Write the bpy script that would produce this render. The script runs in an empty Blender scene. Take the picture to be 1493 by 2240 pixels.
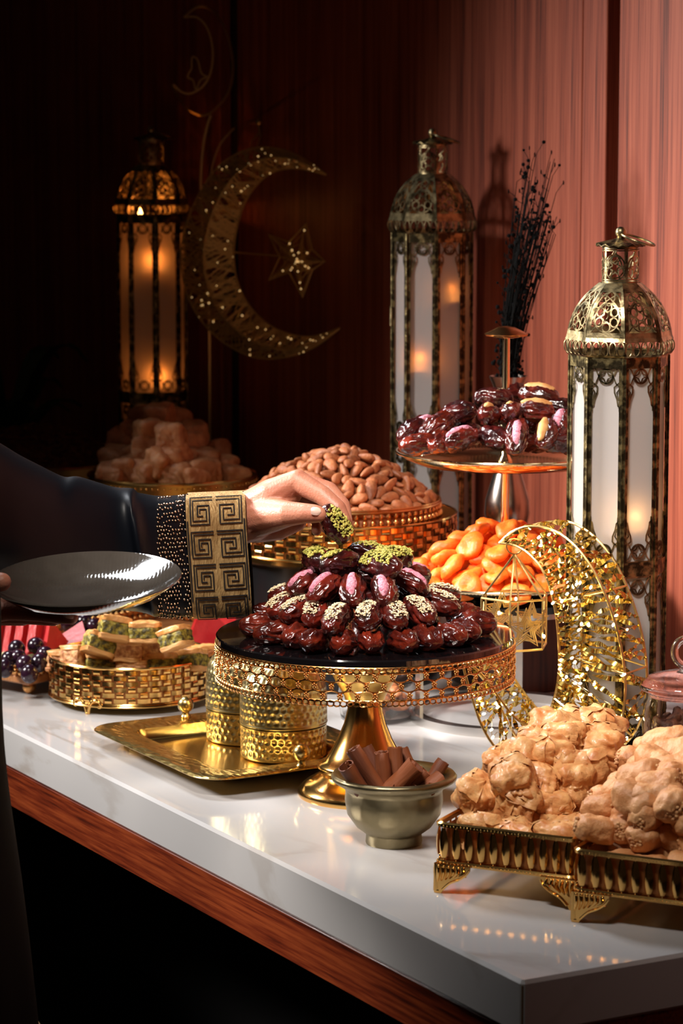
import bpy, math, random
from mathutils import Vector, Matrix, noise
random.seed(11)
PI = math.pi
scene = bpy.context.scene
COL = scene.collection

# ---------------------------------------------------------------- camera
FPX, IW, IH = 6200.0, 1493.0, 2240.0
PITCH = math.radians(8.0)
CAMZ = 0.689                       # metres above the worktop (worktop top is z = 0)
cam_d = bpy.data.cameras.new('camera')
cam = bpy.data.objects.new('camera', cam_d); COL.objects.link(cam)
cam.location = (0, 0, CAMZ)
cam.rotation_euler = (PI/2 - PITCH, 0, 0)
cam_d.sensor_fit = 'HORIZONTAL'; cam_d.sensor_width = 24.0
cam_d.lens = FPX/IW*24.0
cam_d.clip_start = 0.05
cam_d.dof.use_dof = True
cam_d.dof.focus_distance = 2.80
cam_d.dof.aperture_fstop = 11.0
scene.camera = cam

# ---------------------------------------------------------------- world, lights, exposure
world = bpy.data.worlds.new('dim_room'); scene.world = world
world.use_nodes = True
world.node_tree.nodes['Background'].inputs[0].default_value = (0.75, 0.47, 0.30, 1)
world.node_tree.nodes['Background'].inputs[1].default_value = 0.012
scene.view_settings.view_transform = 'Standard'
scene.view_settings.look = 'None'
scene.view_settings.exposure = 0.0
scene.view_settings.gamma = 1.0
scene.view_settings.use_curve_mapping = False

def area(name, loc, target, size, power, col, spread=180, size_y=None):
    l = bpy.data.lights.new(name, 'AREA'); l.energy = power; l.color = col
    l.shape = 'RECTANGLE'; l.size = size; l.size_y = size_y or size
    l.spread = math.radians(spread)
    o = bpy.data.objects.new(name, l); COL.objects.link(o); o.location = loc
    o.rotation_euler = (Vector(target)-Vector(loc)).to_track_quat('-Z', 'Y').to_euler()
    return o
# gridded softbox at the left, level with the lanterns' heads; overhead softbox above the counter
area('key_softbox', (-1.50, 3.20, 0.92), (0.33, 2.96, 0.28), 0.34, 10.6, (1.0, 0.94, 0.88), 60)
area('overhead_softbox', (-0.80, 3.80, 1.50), (0.02, 2.75, 0.05), 0.42, 3.6, (0.93, 0.96, 1.0), 62)
area('front_fill', (-0.35, 1.75, 1.75), (0.20, 2.90, 0.20), 0.45, 4.0, (1.0, 0.91, 0.82), 38)  # unseen fill light, added to brighten the sides turned towards the camera

# ---------------------------------------------------------------- pixel helpers (photograph = 1493 x 2240)
_cp, _sp = math.cos(PITCH), math.sin(PITCH)
def ray(px, py):
    a = (px-IW/2)/FPX; b = -(py-IH/2)/FPX
    return Vector((a, _cp+b*_sp, -_sp+b*_cp))
def P(px, py, z=0.0):
    r = ray(px, py); t = (z-CAMZ)/r.z
    return Vector((0, 0, CAMZ))+r*t
def D(px, py, d):
    r = ray(px, py); return Vector((0, 0, CAMZ))+r*(d/r.y)
def XD(px, d):                      # ground point at horizontal depth d under column px (for things on the worktop)
    lo = D(px, 1400, d); return Vector((lo.x, d, 0))

# counter frame: corner, e = along the front edge (away from the camera), n = towards the wall
C0 = P(1141, 2147)
ANG = math.atan2(0.876, -0.482)
E = Vector((math.cos(ANG), math.sin(ANG), 0)); N = Vector((math.sin(ANG), -math.cos(ANG), 0))
WALL_T = 0.80
def S(s, t, z=0): return C0 + E*s + N*t + Vector((0, 0, z))
def wall_s(px, t=WALL_T):
    r = ray(px, 600); a = (C0 + N*t); o = Vector((0, 0))
    k = (a.x*N.x+a.y*N.y)/(r.x*N.x+r.y*N.y)
    p = Vector((r.x*k, r.y*k, 0)); return (p-C0).dot(E)

# ---------------------------------------------------------------- materials
def srgb(r, g, b):
    f = lambda c: (c/255/12.92) if c <= 10 else ((c/255+0.055)/1.055)**2.4
    return (f(r), f(g), f(b))
MATS = {}
def M(name, col, rough=0.5, metal=0.0, col2=None, vscale=20, bump=0.0, bscale=60, coat=0.0, sss=0.0, trans=0.0,
      emit=None, estr=0.0, stretch=(1, 1, 1), detail=4.0, btype='noise', lo=0.35, hi=0.65, ior=1.5, sheen=0.0, rough2=None, spec=None, aniso=0, sssr=0.006, objrand=0.0):
    if name in MATS: return MATS[name]
    m = bpy.data.materials.new(name); m.use_nodes = True
    nt = m.node_tree; b = nt.nodes['Principled BSDF']; L = nt.links.new
    b.inputs['Base Color'].default_value = (*col, 1)
    b.inputs['Roughness'].default_value = rough
    b.inputs['Metallic'].default_value = metal
    b.inputs['IOR'].default_value = ior
    if coat: b.inputs['Coat Weight'].default_value = coat; b.inputs['Coat Roughness'].default_value = 0.06
    if sss:
        b.inputs['Subsurface Weight'].default_value = sss
        b.inputs['Subsurface Scale'].default_value = sssr
        b.inputs['Subsurface Radius'].default_value = (1.0, 0.45, 0.25)
    if trans: b.inputs['Transmission Weight'].default_value = trans
    if sheen: b.inputs['Sheen Weight'].default_value = sheen
    if spec is not None: b.inputs['Specular IOR Level'].default_value = spec
    if emit:
        b.inputs['Emission Color'].default_value = (*emit, 1); b.inputs['Emission Strength'].default_value = estr
    mp = None
    if col2 or bump:
        tc = nt.nodes.new('ShaderNodeTexCoord'); mp = nt.nodes.new('ShaderNodeMapping')
        mp.inputs['Scale'].default_value = stretch
        L(tc.outputs['Object'], mp.inputs['Vector'])
    if col2:
        n = nt.nodes.new('ShaderNodeTexNoise'); n.inputs['Scale'].default_value = vscale; n.inputs['Detail'].default_value = detail
        L(mp.outputs[0], n.inputs['Vector'])
        r = nt.nodes.new('ShaderNodeValToRGB')
        r.color_ramp.elements[0].position = lo; r.color_ramp.elements[1].position = hi
        r.color_ramp.elements[0].color = (*col, 1); r.color_ramp.elements[1].color = (*col2, 1)
        L(n.outputs['Fac'], r.inputs['Fac'])
        out = r.outputs['Color']
        if objrand:
            oi = nt.nodes.new('ShaderNodeObjectInfo'); hs = nt.nodes.new('ShaderNodeHueSaturation')
            mr = nt.nodes.new('ShaderNodeMapRange'); mr.inputs['To Min'].default_value = 1-objrand; mr.inputs['To Max'].default_value = 1+objrand
            L(oi.outputs['Random'], mr.inputs['Value']); L(mr.outputs[0], hs.inputs['Value']); L(out, hs.inputs['Color']); out = hs.outputs[0]
            ad = nt.nodes.new('ShaderNodeVectorMath'); ad.operation = 'ADD'
            L(mp.outputs[0], ad.inputs[0]); mu = nt.nodes.new('ShaderNodeMath'); mu.operation = 'MULTIPLY'; mu.inputs[1].default_value = 37.0
            L(oi.outputs['Random'], mu.inputs[0]); L(mu.outputs[0], ad.inputs[1]); L(ad.outputs[0], n.inputs['Vector'])
        L(out, b.inputs['Base Color'])
        if rough2 is not None:
            rr = nt.nodes.new('ShaderNodeMapRange'); rr.inputs['From Min'].default_value = lo; rr.inputs['From Max'].default_value = hi
            rr.inputs['To Min'].default_value = rough; rr.inputs['To Max'].default_value = rough2
            L(n.outputs['Fac'], rr.inputs['Value']); L(rr.outputs[0], b.inputs['Roughness'])
    if bump:
        bn = nt.nodes.new('ShaderNodeBump'); bn.inputs['Strength'].default_value = min(1.0, bump); bn.inputs['Distance'].default_value = 0.002
        if btype == 'noise':
            t = nt.nodes.new('ShaderNodeTexNoise'); t.inputs['Scale'].default_value = bscale; t.inputs['Detail'].default_value = detail; o = t.outputs['Fac']
        elif btype == 'cells':                     # hammered dimples
            t = nt.nodes.new('ShaderNodeTexVoronoi'); t.inputs['Scale'].default_value = bscale; t.feature = 'SMOOTH_F1'; t.inputs['Smoothness'].default_value = 0.35; o = t.outputs['Distance']
        else:
            t = nt.nodes.new('ShaderNodeTexWave'); t.inputs['Scale'].default_value = bscale; t.inputs['Distortion'].default_value = 4; t.inputs['Detail'].default_value = 2; o = t.outputs['Fac']
        L(mp.outputs[0], t.inputs['Vector']); L(o, bn.inputs['Height']); L(bn.outputs[0], b.inputs['Normal'])
    MATS[name] = m
    return m

GOLD = M('polished_gold', (0.85, 0.52, 0.17), 0.16, 1.0, (0.80, 0.45, 0.13), 30, lo=.3, hi=.7)
GOLD_PALE = M('pale_gold', (0.92, 0.70, 0.42), 0.13, 1.0)
GOLD_ROSE = M('rose_gold_lace', (0.80, 0.40, 0.14), 0.27, 1.0)
GOLD_WIRE = M('gold_wire', (0.78, 0.55, 0.22), 0.3, 1.0)
GOLD_SATIN = M('satin_gold', (0.70, 0.46, 0.14), 0.30, 1.0, (0.58, 0.36, 0.10), 18, lo=.3, hi=.7)
BRASS = M('aged_brass', (0.055, 0.042, 0.022), 0.38, 1.0, (0.50, 0.39, 0.18), 95, 0.35, 160, detail=6, lo=.46, hi=.66, rough2=0.34)
BRASS_BRIGHT = M('rubbed_brass', (0.085, 0.066, 0.034), 0.36, 1.0, (0.50, 0.40, 0.22), 90, 0.25, 160, detail=6, lo=.38, hi=.60)
CHROME = M('brushed_chrome', (0.74, 0.72, 0.70), 0.26, 1.0)
BLACK = M('black_lacquer', (0.006, 0.006, 0.007), 0.25)
MIRROR = M('black_mirror', (0.006, 0.005, 0.006), 0.03, 0.0, coat=1.0, spec=0.8)

# ---------------------------------------------------------------- mesh builder
def mtx(loc=(0, 0, 0), rz=0.0, rx=0.0, ry=0.0, sc=(1, 1, 1)):
    return Matrix.Translation(loc) @ Matrix.Rotation(rz, 4, 'Z') @ Matrix.Rotation(ry, 4, 'Y') @ Matrix.Rotation(rx, 4, 'X') @ Matrix.Diagonal((*sc, 1))
class MB:
    def __init__(s): s.v = []; s.f = []; s.mi = []; s.cur = 0
    def add(s, vs, fs, m=None):
        o = len(s.v)
        s.v += [tuple(m @ Vector(p)) for p in vs] if m is not None else [tuple(p) for p in vs]
        s.f += [tuple(i+o for i in f) for f in fs]; s.mi += [s.cur]*len(fs)
        return s
    def box(s, c, d, m=None, bev=0.0):
        x, y, z = d[0]/2, d[1]/2, d[2]/2; cx, cy, cz = c
        if not bev:
            vs = [(cx+a*x, cy+b*y, cz+e*z) for e in (-1, 1) for b in (-1, 1) for a in (-1, 1)]
            fs = [(0, 2, 3, 1), (4, 5, 7, 6), (0, 1, 5, 4), (2, 6, 7, 3), (0, 4, 6, 2), (1, 3, 7, 5)]
            return s.add(vs, fs, m)
        q = bev; vs = []; rings = []
        for zz, ins in ((-z, q), (-z+q, 0), (z-q, 0), (z, q)):
            ring = []
            for (sx, sy) in ((1, 1), (-1, 1), (-1, -1), (1, -1)):
                pts = [(sx*(x-ins), sy*(y-q-ins*0)), (sx*(x-q-ins*0), sy*(y-ins))] if ins == 0 else [(sx*(x-q), sy*(y-q*1.5)), (sx*(x-q*1.5), sy*(y-q))]
                if sx*sy < 0: pts = pts[::-1]
                for p in pts: ring.append(len(vs)); vs.append((cx+p[0], cy+p[1], cz+zz))
            rings.append(ring)
        fs = [tuple(reversed(rings[0])), tuple(rings[3])]
        for a, b in zip(rings[:-1], rings[1:]):
            for i in range(8): fs.append((a[i], a[(i+1) % 8], b[(i+1) % 8], b[i]))
        return s.add(vs, fs, m)
    def lathe(s, prof, n=48, m=None, cap0=False, cap1=False, fz=None, a0=0.0, a1=2*PI):
        full = abs(a1-a0-2*PI) < 1e-6; cnt = n if full else n+1
        vs = []; fs = []
        for k, (r, z) in enumerate(prof):
            for i in range(cnt):
                a = a0+(a1-a0)*i/n
                rr, zz = fz(k, a, r, z) if fz else (r, z)
                vs.append((rr*math.cos(a), rr*math.sin(a), zz))
        for k in range(len(prof)-1):
            for i in range(n):
                j = (i+1) % cnt
                fs.append((k*cnt+i, k*cnt+j, (k+1)*cnt+j, (k+1)*cnt+i))
        if cap0: fs.append(tuple(range(cnt))[::-1])
        if cap1: fs.append(tuple((len(prof)-1)*cnt+i for i in range(cnt)))
        return s.add(vs, fs, m)
    def tube(s, pts, r, n=6, m=None, closed=False, caps=True):
        pts = [Vector(p) for p in pts]; k = len(pts)
        rs = r if isinstance(r, (list, tuple)) else [r]*k
        vs = []; fs = []; up = None
        for i, p in enumerate(pts):
            a = pts[(i-1) % k] if (i > 0 or closed) else p
            b = pts[(i+1) % k] if (i < k-1 or closed) else p
            t = (b-a)
            if t.length < 1e-9: t = Vector((0, 0, 1))
            t.normalize()
            if up is None:
                up = Vector((0, 0, 1)) if abs(t.z) < 0.9 else Vector((1, 0, 0))
            sx = t.cross(up)
            if sx.length < 1e-6: sx = t.cross(Vector((1, 0.3, 0.2)))
            sx.normalize(); up = sx.cross(t).normalized()
            for j in range(n):
                a = 2*PI*j/n
                vs.append(p+(sx*math.cos(a)+up*math.sin(a))*rs[i])
        seg = k if closed else k-1
        for i in range(seg):
            q = (i+1) % k
            for j in range(n):
                w = (j+1) % n
                fs.append((i*n+j, i*n+w, q*n+w, q*n+j))
        if caps and not closed:
            fs.append(tuple(range(n))[::-1]); fs.append(tuple((k-1)*n+j for j in range(n)))
        return s.add(vs, fs, m)
    def ball(s, c, r, m=None, nu=10, nv=6):
        rx, ry, rz = (r, r, r) if not isinstance(r, (tuple, list)) else r
        vs = [(c[0], c[1], c[2]+rz)]
        for j in range(1, nv):
            t = PI*j/nv
            for i in range(nu):
                a = 2*PI*i/nu
                vs.append((c[0]+rx*math.sin(t)*math.cos(a), c[1]+ry*math.sin(t)*math.sin(a), c[2]+rz*math.cos(t)))
        vs.append((c[0], c[1], c[2]-rz)); fs = []
        for i in range(nu): fs.append((0, 1+i, 1+(i+1) % nu))
        for j in range(nv-2):
            for i in range(nu):
                a = 1+j*nu; b = a+nu
                fs.append((a+i, b+i, b+(i+1) % nu, a+(i+1) % nu))
        l = len(vs)-1; a = 1+(nv-2)*nu
        for i in range(nu): fs.append((l, a+(i+1) % nu, a+i))
        return s.add(vs, fs, m)
    def strip(s, pts, nrm, w, th, m=None, closed=False):
        """flat bar of width w and thickness th along pts lying on a surface with normals nrm"""
        k = len(pts); pts = [Vector(p) for p in pts]; vs = []; fs = []
        for i in range(k):
            a = pts[(i-1) % k] if (i > 0 or closed) else pts[i]
            b = pts[(i+1) % k] if (i < k-1 or closed) else pts[i]
            t = (b-a); t.normalize(); nn = Vector(nrm[i]); sd = t.cross(nn)
            if sd.length < 1e-9: sd = Vector((1, 0, 0))
            sd.normalize()
            for q, h in ((-1, -1), (1, -1), (1, 1), (-1, 1)):
                vs.append(pts[i]+sd*(q*w/2)+nn*(h*th/2))
        for i in range(k if closed else k-1):
            q = (i+1) % k
            for j in range(4): fs.append((i*4+j, i*4+(j+1) % 4, q*4+(j+1) % 4, q*4+j))
        return s.add(vs, fs, m)
    def grid(s, nu, nv, fn, m=None, wrapu=False):
        vs = [fn(i/(nu-1) if not wrapu else i/nu, j/(nv-1)) for j in range(nv) for i in range(nu)]
        fs = []
        for j in range(nv-1):
            for i in range(nu if wrapu else nu-1):
                k = (i+1) % nu
                fs.append((j*nu+i, j*nu+k, (j+1)*nu+k, (j+1)*nu+i))
        return s.add(vs, fs, m)
    def extrude(s, poly, th, m=None):
        """poly: list of (x,z), slab centred on y=0"""
        n = len(poly)
        vs = [(x, -th/2, z) for x, z in poly]+[(x, th/2, z) for x, z in poly]
        fs = [tuple(range(n)), tuple(reversed(range(n, 2*n)))]+[((i+1) % n, i, n+i, n+(i+1) % n) for i in range(n)]
        return s.add(vs, fs, m)
    def mesh(s, name, mats, smooth=True, angle=40):
        me = bpy.data.meshes.new(name); me.from_pydata(s.v, [], s.f); me.update()
        for x in (mats if isinstance(mats, (list, tuple)) else [mats]): me.materials.append(x)
        if max(s.mi or [0]) > 0: me.polygons.foreach_set('material_index', s.mi)
        if smooth:
            me.shade_smooth()
            if angle: me.set_sharp_from_angle(angle=math.radians(angle))
        return me
    def build(s, name, mats, parent=None, smooth=True, angle=40, loc=None, rz=0.0):
        return link(name, s.mesh(name, mats, smooth, angle), parent, loc, rz)
def link(name, me, parent=None, loc=None, rz=0.0, mat=None):
    o = bpy.data.objects.new(name, me); COL.objects.link(o)
    if parent is not None: o.parent = parent
    if loc is not None: o.location = loc
    if rz: o.rotation_euler.z = rz
    if mat is not None: o.matrix_local = mat
    return o
def tag(o, label, cat=None, group=None, kind=None):
    if label: o['label'] = label
    if cat: o['category'] = cat
    if group: o['group'] = group
    if kind: o['kind'] = kind
    return o
def thing(name, label, cat, loc=(0, 0, 0), rz=0.0, group=None):
    o = bpy.data.objects.new(name, None); COL.objects.link(o)
    o.empty_display_size = 0.02; o.location = loc; o.rotation_euler = (0, 0, rz)
    return tag(o, label, cat, group)
def copy_tree(o, parent=None):
    c = o.copy(); COL.objects.link(c); c.parent = parent
    for ch in list(o.children): copy_tree(ch, c)
    return c
def sub_part(o, part):
    """hang o (so far a part) under another part of the same thing, where it stands"""
    o.parent = part; o.matrix_parent_inverse = part.matrix_basis.inverted(); return o
ORD = ['first', 'second', 'third', 'fourth', 'fifth', 'sixth', 'seventh', 'eighth', 'ninth', 'tenth', 'eleventh', 'twelfth', 'thirteenth', 'fourteenth', 'fifteenth', 'sixteenth', 'seventeenth', 'eighteenth', 'nineteenth', 'twentieth']
def smooth_pts(pts, n=6, closed=False):
    """Catmull-Rom through pts"""
    P_ = [Vector(p) for p in pts]; k = len(P_); out = []
    for i in range(k if closed else k-1):
        p0 = P_[(i-1) % k] if (closed or i > 0) else P_[i]; p1 = P_[i]; p2 = P_[(i+1) % k]
        p3 = P_[(i+2) % k] if (closed or i+2 < k) else P_[(i+1) % k]
        for j in range(n):
            t = j/n
            out.append(0.5*((2*p1)+(p2-p0)*t+(2*p0-5*p1+4*p2-p3)*t*t+(3*p1-p0-3*p2+p3)*t**3))
    if not closed: out.append(P_[-1])
    return out
def nz(p, sc, seed=0.0): return noise.noise(Vector(p)*sc+Vector((seed, seed*1.7, -seed)))
# ================================================================ the setting
def wood(name, c1, c2, c3, rough=0.38, grain=(26, 26, 1.2), coat=0.15):
    m = bpy.data.materials.new(name); m.use_nodes = True; nt = m.node_tree; L = nt.links.new
    b = nt.nodes['Principled BSDF']; b.inputs['Roughness'].default_value = rough
    b.inputs['Coat Weight'].default_value = coat; b.inputs['Coat Roughness'].default_value = 0.25
    tc = nt.nodes.new('ShaderNodeTexCoord'); mp = nt.nodes.new('ShaderNodeMapping'); mp.inputs['Scale'].default_value = grain
    L(tc.outputs['Object'], mp.inputs['Vector'])
    n1 = nt.nodes.new('ShaderNodeTexNoise'); n1.inputs['Scale'].default_value = 1.0; n1.inputs['Detail'].default_value = 3; n1.inputs['Distortion'].default_value = 0.6
    n2 = nt.nodes.new('ShaderNodeTexNoise'); n2.inputs['Scale'].default_value = 9.0; n2.inputs['Detail'].default_value = 5
    L(mp.outputs[0], n1.inputs['Vector']); L(mp.outputs[0], n2.inputs['Vector'])
    mx = nt.nodes.new('ShaderNodeMath'); mx.operation = 'MULTIPLY_ADD'; mx.inputs[1].default_value = 0.55
    L(n2.outputs['Fac'], mx.inputs[0]); 
    m2 = nt.nodes.new('ShaderNodeMath'); m2.operation = 'MULTIPLY'; m2.inputs[1].default_value = 0.45
    L(n1.outputs['Fac'], m2.inputs[0]); L(m2.outputs[0], mx.inputs[2])
    r = nt.nodes.new('ShaderNodeValToRGB'); r.color_ramp.elements[0].position = 0.37; r.color_ramp.elements[1].position = 0.61
    r.color_ramp.elements[0].color = (*c1, 1); r.color_ramp.elements[1].color = (*c3, 1)
    e = r.color_ramp.elements.new(0.47); e.color = (*c2, 1)
    L(mx.outputs[0], r.inputs['Fac']); L(r.outputs['Color'], b.inputs['Base Color'])
    bn = nt.nodes.new('ShaderNodeBump'); bn.inputs['Strength'].default_value = 0.18; bn.inputs['Distance'].default_value = 0.001
    L(n2.outputs['Fac'], bn.inputs['Height']); L(bn.outputs[0], b.inputs['Normal'])
    return m
WALLWOOD = wood('red_brown_wood_panel', srgb(84, 32, 19), srgb(144, 66, 43), srgb(174, 92, 66), 0.5, (60, 60, 0.6), 0.0)
APRON = wood('polished_dark_wood', srgb(70, 24, 12), srgb(112, 42, 20), srgb(146, 66, 32), 0.30, (1.6, 40, 40), 0.3)
DARKWALL = M('dark_brown_plaster', (0.05, 0.022, 0.014), 0.8, 0, (0.035, 0.016, 0.01), 3)
FLOORM = M('dark_floor', (0.012, 0.009, 0.008), 0.6, 0, (0.02, 0.014, 0.012), 4)

def marble():
    m = bpy.data.materials.new('white_veined_marble'); m.use_nodes = True; nt = m.node_tree; L = nt.links.new
    b = nt.nodes['Principled BSDF']; b.inputs['Roughness'].default_value = 0.09
    b.inputs['Specular IOR Level'].default_value = 0.55
    tc = nt.nodes.new('ShaderNodeTexCoord')
    mp = nt.nodes.new('ShaderNodeMapping'); mp.inputs['Scale'].default_value = (1.4, 3.6, 2.2); mp.inputs['Rotation'].default_value = (0, 0.25, 0.5)
    L(tc.outputs['Object'], mp.inputs['Vector'])
    n = nt.nodes.new('ShaderNodeTexNoise'); n.inputs['Scale'].default_value = 1.7; n.inputs['Detail'].default_value = 7; n.inputs['Distortion'].default_value = 0.5
    L(mp.outputs[0], n.inputs['Vector'])
    r = nt.nodes.new('ShaderNodeValToRGB'); el = r.color_ramp.elements
    white = (*srgb(186, 184, 184), 1); vein = (*srgb(150, 138, 126), 1)
    el[0].position = 0.0; el[0].color = white; el[1].position = 1.0; el[1].color = white
    for p, c in ((0.475, white), (0.497, vein), (0.505, vein), (0.53, white)):
        e = el.new(p); e.color = c
    L(n.outputs['Fac'], r.inputs['Fac'])
    n2 = nt.nodes.new('ShaderNodeTexNoise'); n2.inputs['Scale'].default_value = 2.5; L(tc.outputs['Object'], n2.inputs['Vector'])
    mx = nt.nodes.new('ShaderNodeMix'); mx.data_type = 'RGBA'; mx.inputs['B'].default_value = white
    rr = nt.nodes.new('ShaderNodeMapRange'); rr.inputs['From Min'].default_value = 0.38; rr.inputs['From Max'].default_value = 0.62
    rr.inputs['To Min'].default_value = 0.35; rr.inputs['To Max'].default_value = 1.0
    L(n2.outputs['Fac'], rr.inputs['Value']); L(rr.outputs[0], mx.inputs['Factor']); L(r.outputs['Color'], mx.inputs['A'])
    L(mx.outputs['Result'], b.inputs['Base Color'])
    return m
MARBLE = marble()

def cslab(name, s0, s1, t0, t1, z0, z1, mat, bev=0.0, parent=None):
    """box in the counter frame; object origin on its corner so its local X runs along the counter"""
    mb = MB(); mb.box(((s1-s0)/2, -(t1-t0)/2, (z1-z0)/2), (s1-s0, t1-t0, z1-z0), None, bev)
    return mb.build(name, mat, parent, True, 30, S(s0, t0, z0), ANG)
L_END = 4.6
MT = 0.047
top = cslab('worktop', 0, L_END, 0, WALL_T, -MT, 0, MARBLE, 0.003)
tag(top, 'white marble worktop with faint grey veins and a thick front edge', 'worktop')
# mitred corner seam of the worktop
mb = MB(); mb.box((0, 0, 0), (0.0012, 0.0012, MT-0.008)); mb.build('corner_seam', M('grout', srgb(120, 100, 70), 0.7), top, False, 0, (0.0012, -0.0012, MT/2))
# a small chip in the lower front edge
base = thing('counter_cabinet', 'dark counter base under the marble with a polished reddish wood apron', 'counter', S(0, 0, -0.9), ANG)
def csub(name, s0, s1, t0, t1, z0, z1, mat, bev=0.0):
    mb = MB(); mb.box(((s0+s1)/2, -(t0+t1)/2, (z0+z1)/2+0.9), (s1-s0, t1-t0, z1-z0), None, bev); return mb.build(name, mat, base, True, 30)
csub('apron', 0.004, L_END, 0.004, 0.03, -MT-0.047, -MT-0.0008, APRON, 0.002)
csub('end_apron', 0.004, 0.03, 0.031, WALL_T, -MT-0.047, -MT-0.0008, APRON, 0.002)
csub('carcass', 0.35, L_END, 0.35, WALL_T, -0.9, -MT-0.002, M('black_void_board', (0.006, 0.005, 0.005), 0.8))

fl = MB(); fl.box((0, 0, -0.01), (9, 9, 0.02)); f_o = fl.build('floor', FLOORM, None, False, 0, (0, 3.0, -0.9)); tag(f_o, 'dark floor', None, None, 'structure')
w = cslab('wall_right', -1.9, L_END, WALL_T+0.022, WALL_T+0.10, -0.9, 2.0, M('wall_recess', (0.03, 0.012, 0.008), 0.7)); w['kind'] = 'structure'; w['label'] = 'wall of upright red-brown wood panels behind the counter'
g = [wall_s(p) for p in (1347, 1320, 1268.5, 1267.0, 521, 483)]
edges = [(-1.9, g[0]), (g[1], g[2]), (g[3], g[4]), (g[5], L_END)]
for (s0, s1) in edges:
    mb = MB(); mb.box(((s1-s0)/2, -0.010, 1.45), (s1-s0, 0.020, 2.9), None, 0.0012)
    o = mb.build('panel', WALLWOOD, w, True, 30); o.location = (s0+1.9, 0.022, 0)
wb = cslab('wall_back', L_END, L_END+0.1, -3.0, WALL_T+0.1, -0.9, 2.0, DARKWALL); wb['kind'] = 'structure'; wb['label'] = 'dark wall at the far end of the room'
# ================================================================ lanterns
def arcpts(cx, cy, r, a0, a1, n=14, ry=None):
    ry = r if ry is None else ry
    return [(cx+r*math.cos(math.radians(a0+(a1-a0)*i/n)), cy+ry*math.sin(math.radians(a0+(a1-a0)*i/n))) for i in range(n+1)]
T8 = math.tan(PI/8)
R_L = 0.0525                       # octagon corner radius of the lantern body
AP = R_L*math.cos(PI/8)            # apothem
FW = AP*T8                         # half face width
def interp(prof, v):
    for (a, r0, z0), (b, r1, z1) in zip(prof[:-1], prof[1:]):
        if v <= b:
            t = (v-a)/(b-a) if b > a else 0
            return r0+(r1-r0)*t, z0+(z1-z0)*t
    return prof[-1][1], prof[-1][2]
def make_prof(pts):
    pts = smooth_pts([(r, 0, z) for r, z in pts], 8); ds = [0]
    for a, b in zip(pts[:-1], pts[1:]): ds.append(ds[-1]+(b-a).length)
    return [(d/ds[-1], p.x, p.z) for d, p in zip(ds, pts)]
U = R_L
DOME = make_prof([(0.98*U, 0.40*U), (0.93*U, 0.66*U), (0.83*U, 0.93*U), (0.66*U, 1.19*U), (0.48*U, 1.37*U), (0.385*U, 1.45*U)])
SKIRT = make_prof([(0.955*U, 0.02*U), (1.02*U, 0.10*U), (1.035*U, 0.24*U), (0.98*U, 0.40*U)])
def face_map(prof, half=None):
    """(u in -1..1, v in 0..1) -> point and normal on octagon face 0 (normal +X)"""
    def fn(u, v):
        r, z = interp(prof, v); r1, z1 = interp(prof, min(1, v+0.02)); r0, z0 = interp(prof, max(0, v-0.02))
        p = Vector((r, u*r*T8*0.99, z)); t = Vector((r1-r0, 0, z1-z0)).normalized()
        n = Vector((t.z, 0, -t.x))
        return p, n
    return fn
def curve_strip(mb, fn, uv, w, th, closed=False):
    pn = [fn(max(-1, min(1, u)), max(0, min(1, v))) for u, v in uv]
    mb.strip([p for p, n in pn], [n for p, n in pn], w, th, None, closed)
def dome_panel_mesh():
    mb = MB(); fn = face_map(DOME); w, th = 0.0013, 0.0008
    def solid(u0, u1, v0, v1, nu=2, nv=10):
        for off in (0.0005, -0.0005):
            mb.grid(nu, nv, lambda a, b: (lambda q: q[0]+q[1]*off)(fn(u0+(u1-u0)*a, v0+(v1-v0)*b)))
    solid(-1, -0.80, 0, 0.80); solid(0.80, 1, 0, 0.80); solid(-1, 1, 0.0, 0.085, 4, 3); solid(-1, 1, 0.80, 1.0, 4, 6)
    L = lambda uv, c=False, ww=w: curve_strip(mb, fn, uv, ww, th, c)
    # lower rosette: circle, six-point star of arcs, petals
    cy, ru, rv = 0.34, 0.70, 0.245
    L([(ru*math.cos(a), cy+rv*math.sin(a)) for a in [2*PI*i/28 for i in range(28)]], True)
    L([(ru*.40*math.cos(a)*(1+.22*math.cos(6*a)), cy+rv*.40*math.sin(a)*(1+.22*math.cos(6*a))) for a in [2*PI*i/36 for i in range(36)]], True)
    for k in range(6):
        a = PI*k/3+PI/6
        cx_, cy_ = ru*.68*math.cos(a), cy+rv*.68*math.sin(a)
        L([(cx_+ru*.30*math.cos(t), cy_+rv*.30*math.sin(t)) for t in [2*PI*i/12 for i in range(12)]], True)
    # crossing pointed arches above
    for s in (-1, 1):
        L([(s*0.80, 0.40), (s*0.78, 0.58), (s*0.60, 0.72), (s*0.25, 0.80), (0, 0.82)])
        L([(s*0.74, 0.44), (s*0.45, 0.56), (s*0.05, 0.66), (-s*0.42, 0.74), (-s*0.62, 0.71)])
        L([(s*0.20, 0.58), (s*0.34, 0.66), (s*0.30, 0.76), (s*0.12, 0.80)])
        L([(s*0.80, 0.10), (s*0.52, 0.20)]); L([(s*0.80, 0.32), (s*0.66, 0.40)])
        L([(s*.80, 0.50), (s*.50, .50), (s*.22, .57)])
    L([(-.35, .585), (0, .53), (.35, .585)])
    return mb.mesh('dome_panel', BRASS_BRIGHT, True, 35)
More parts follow.
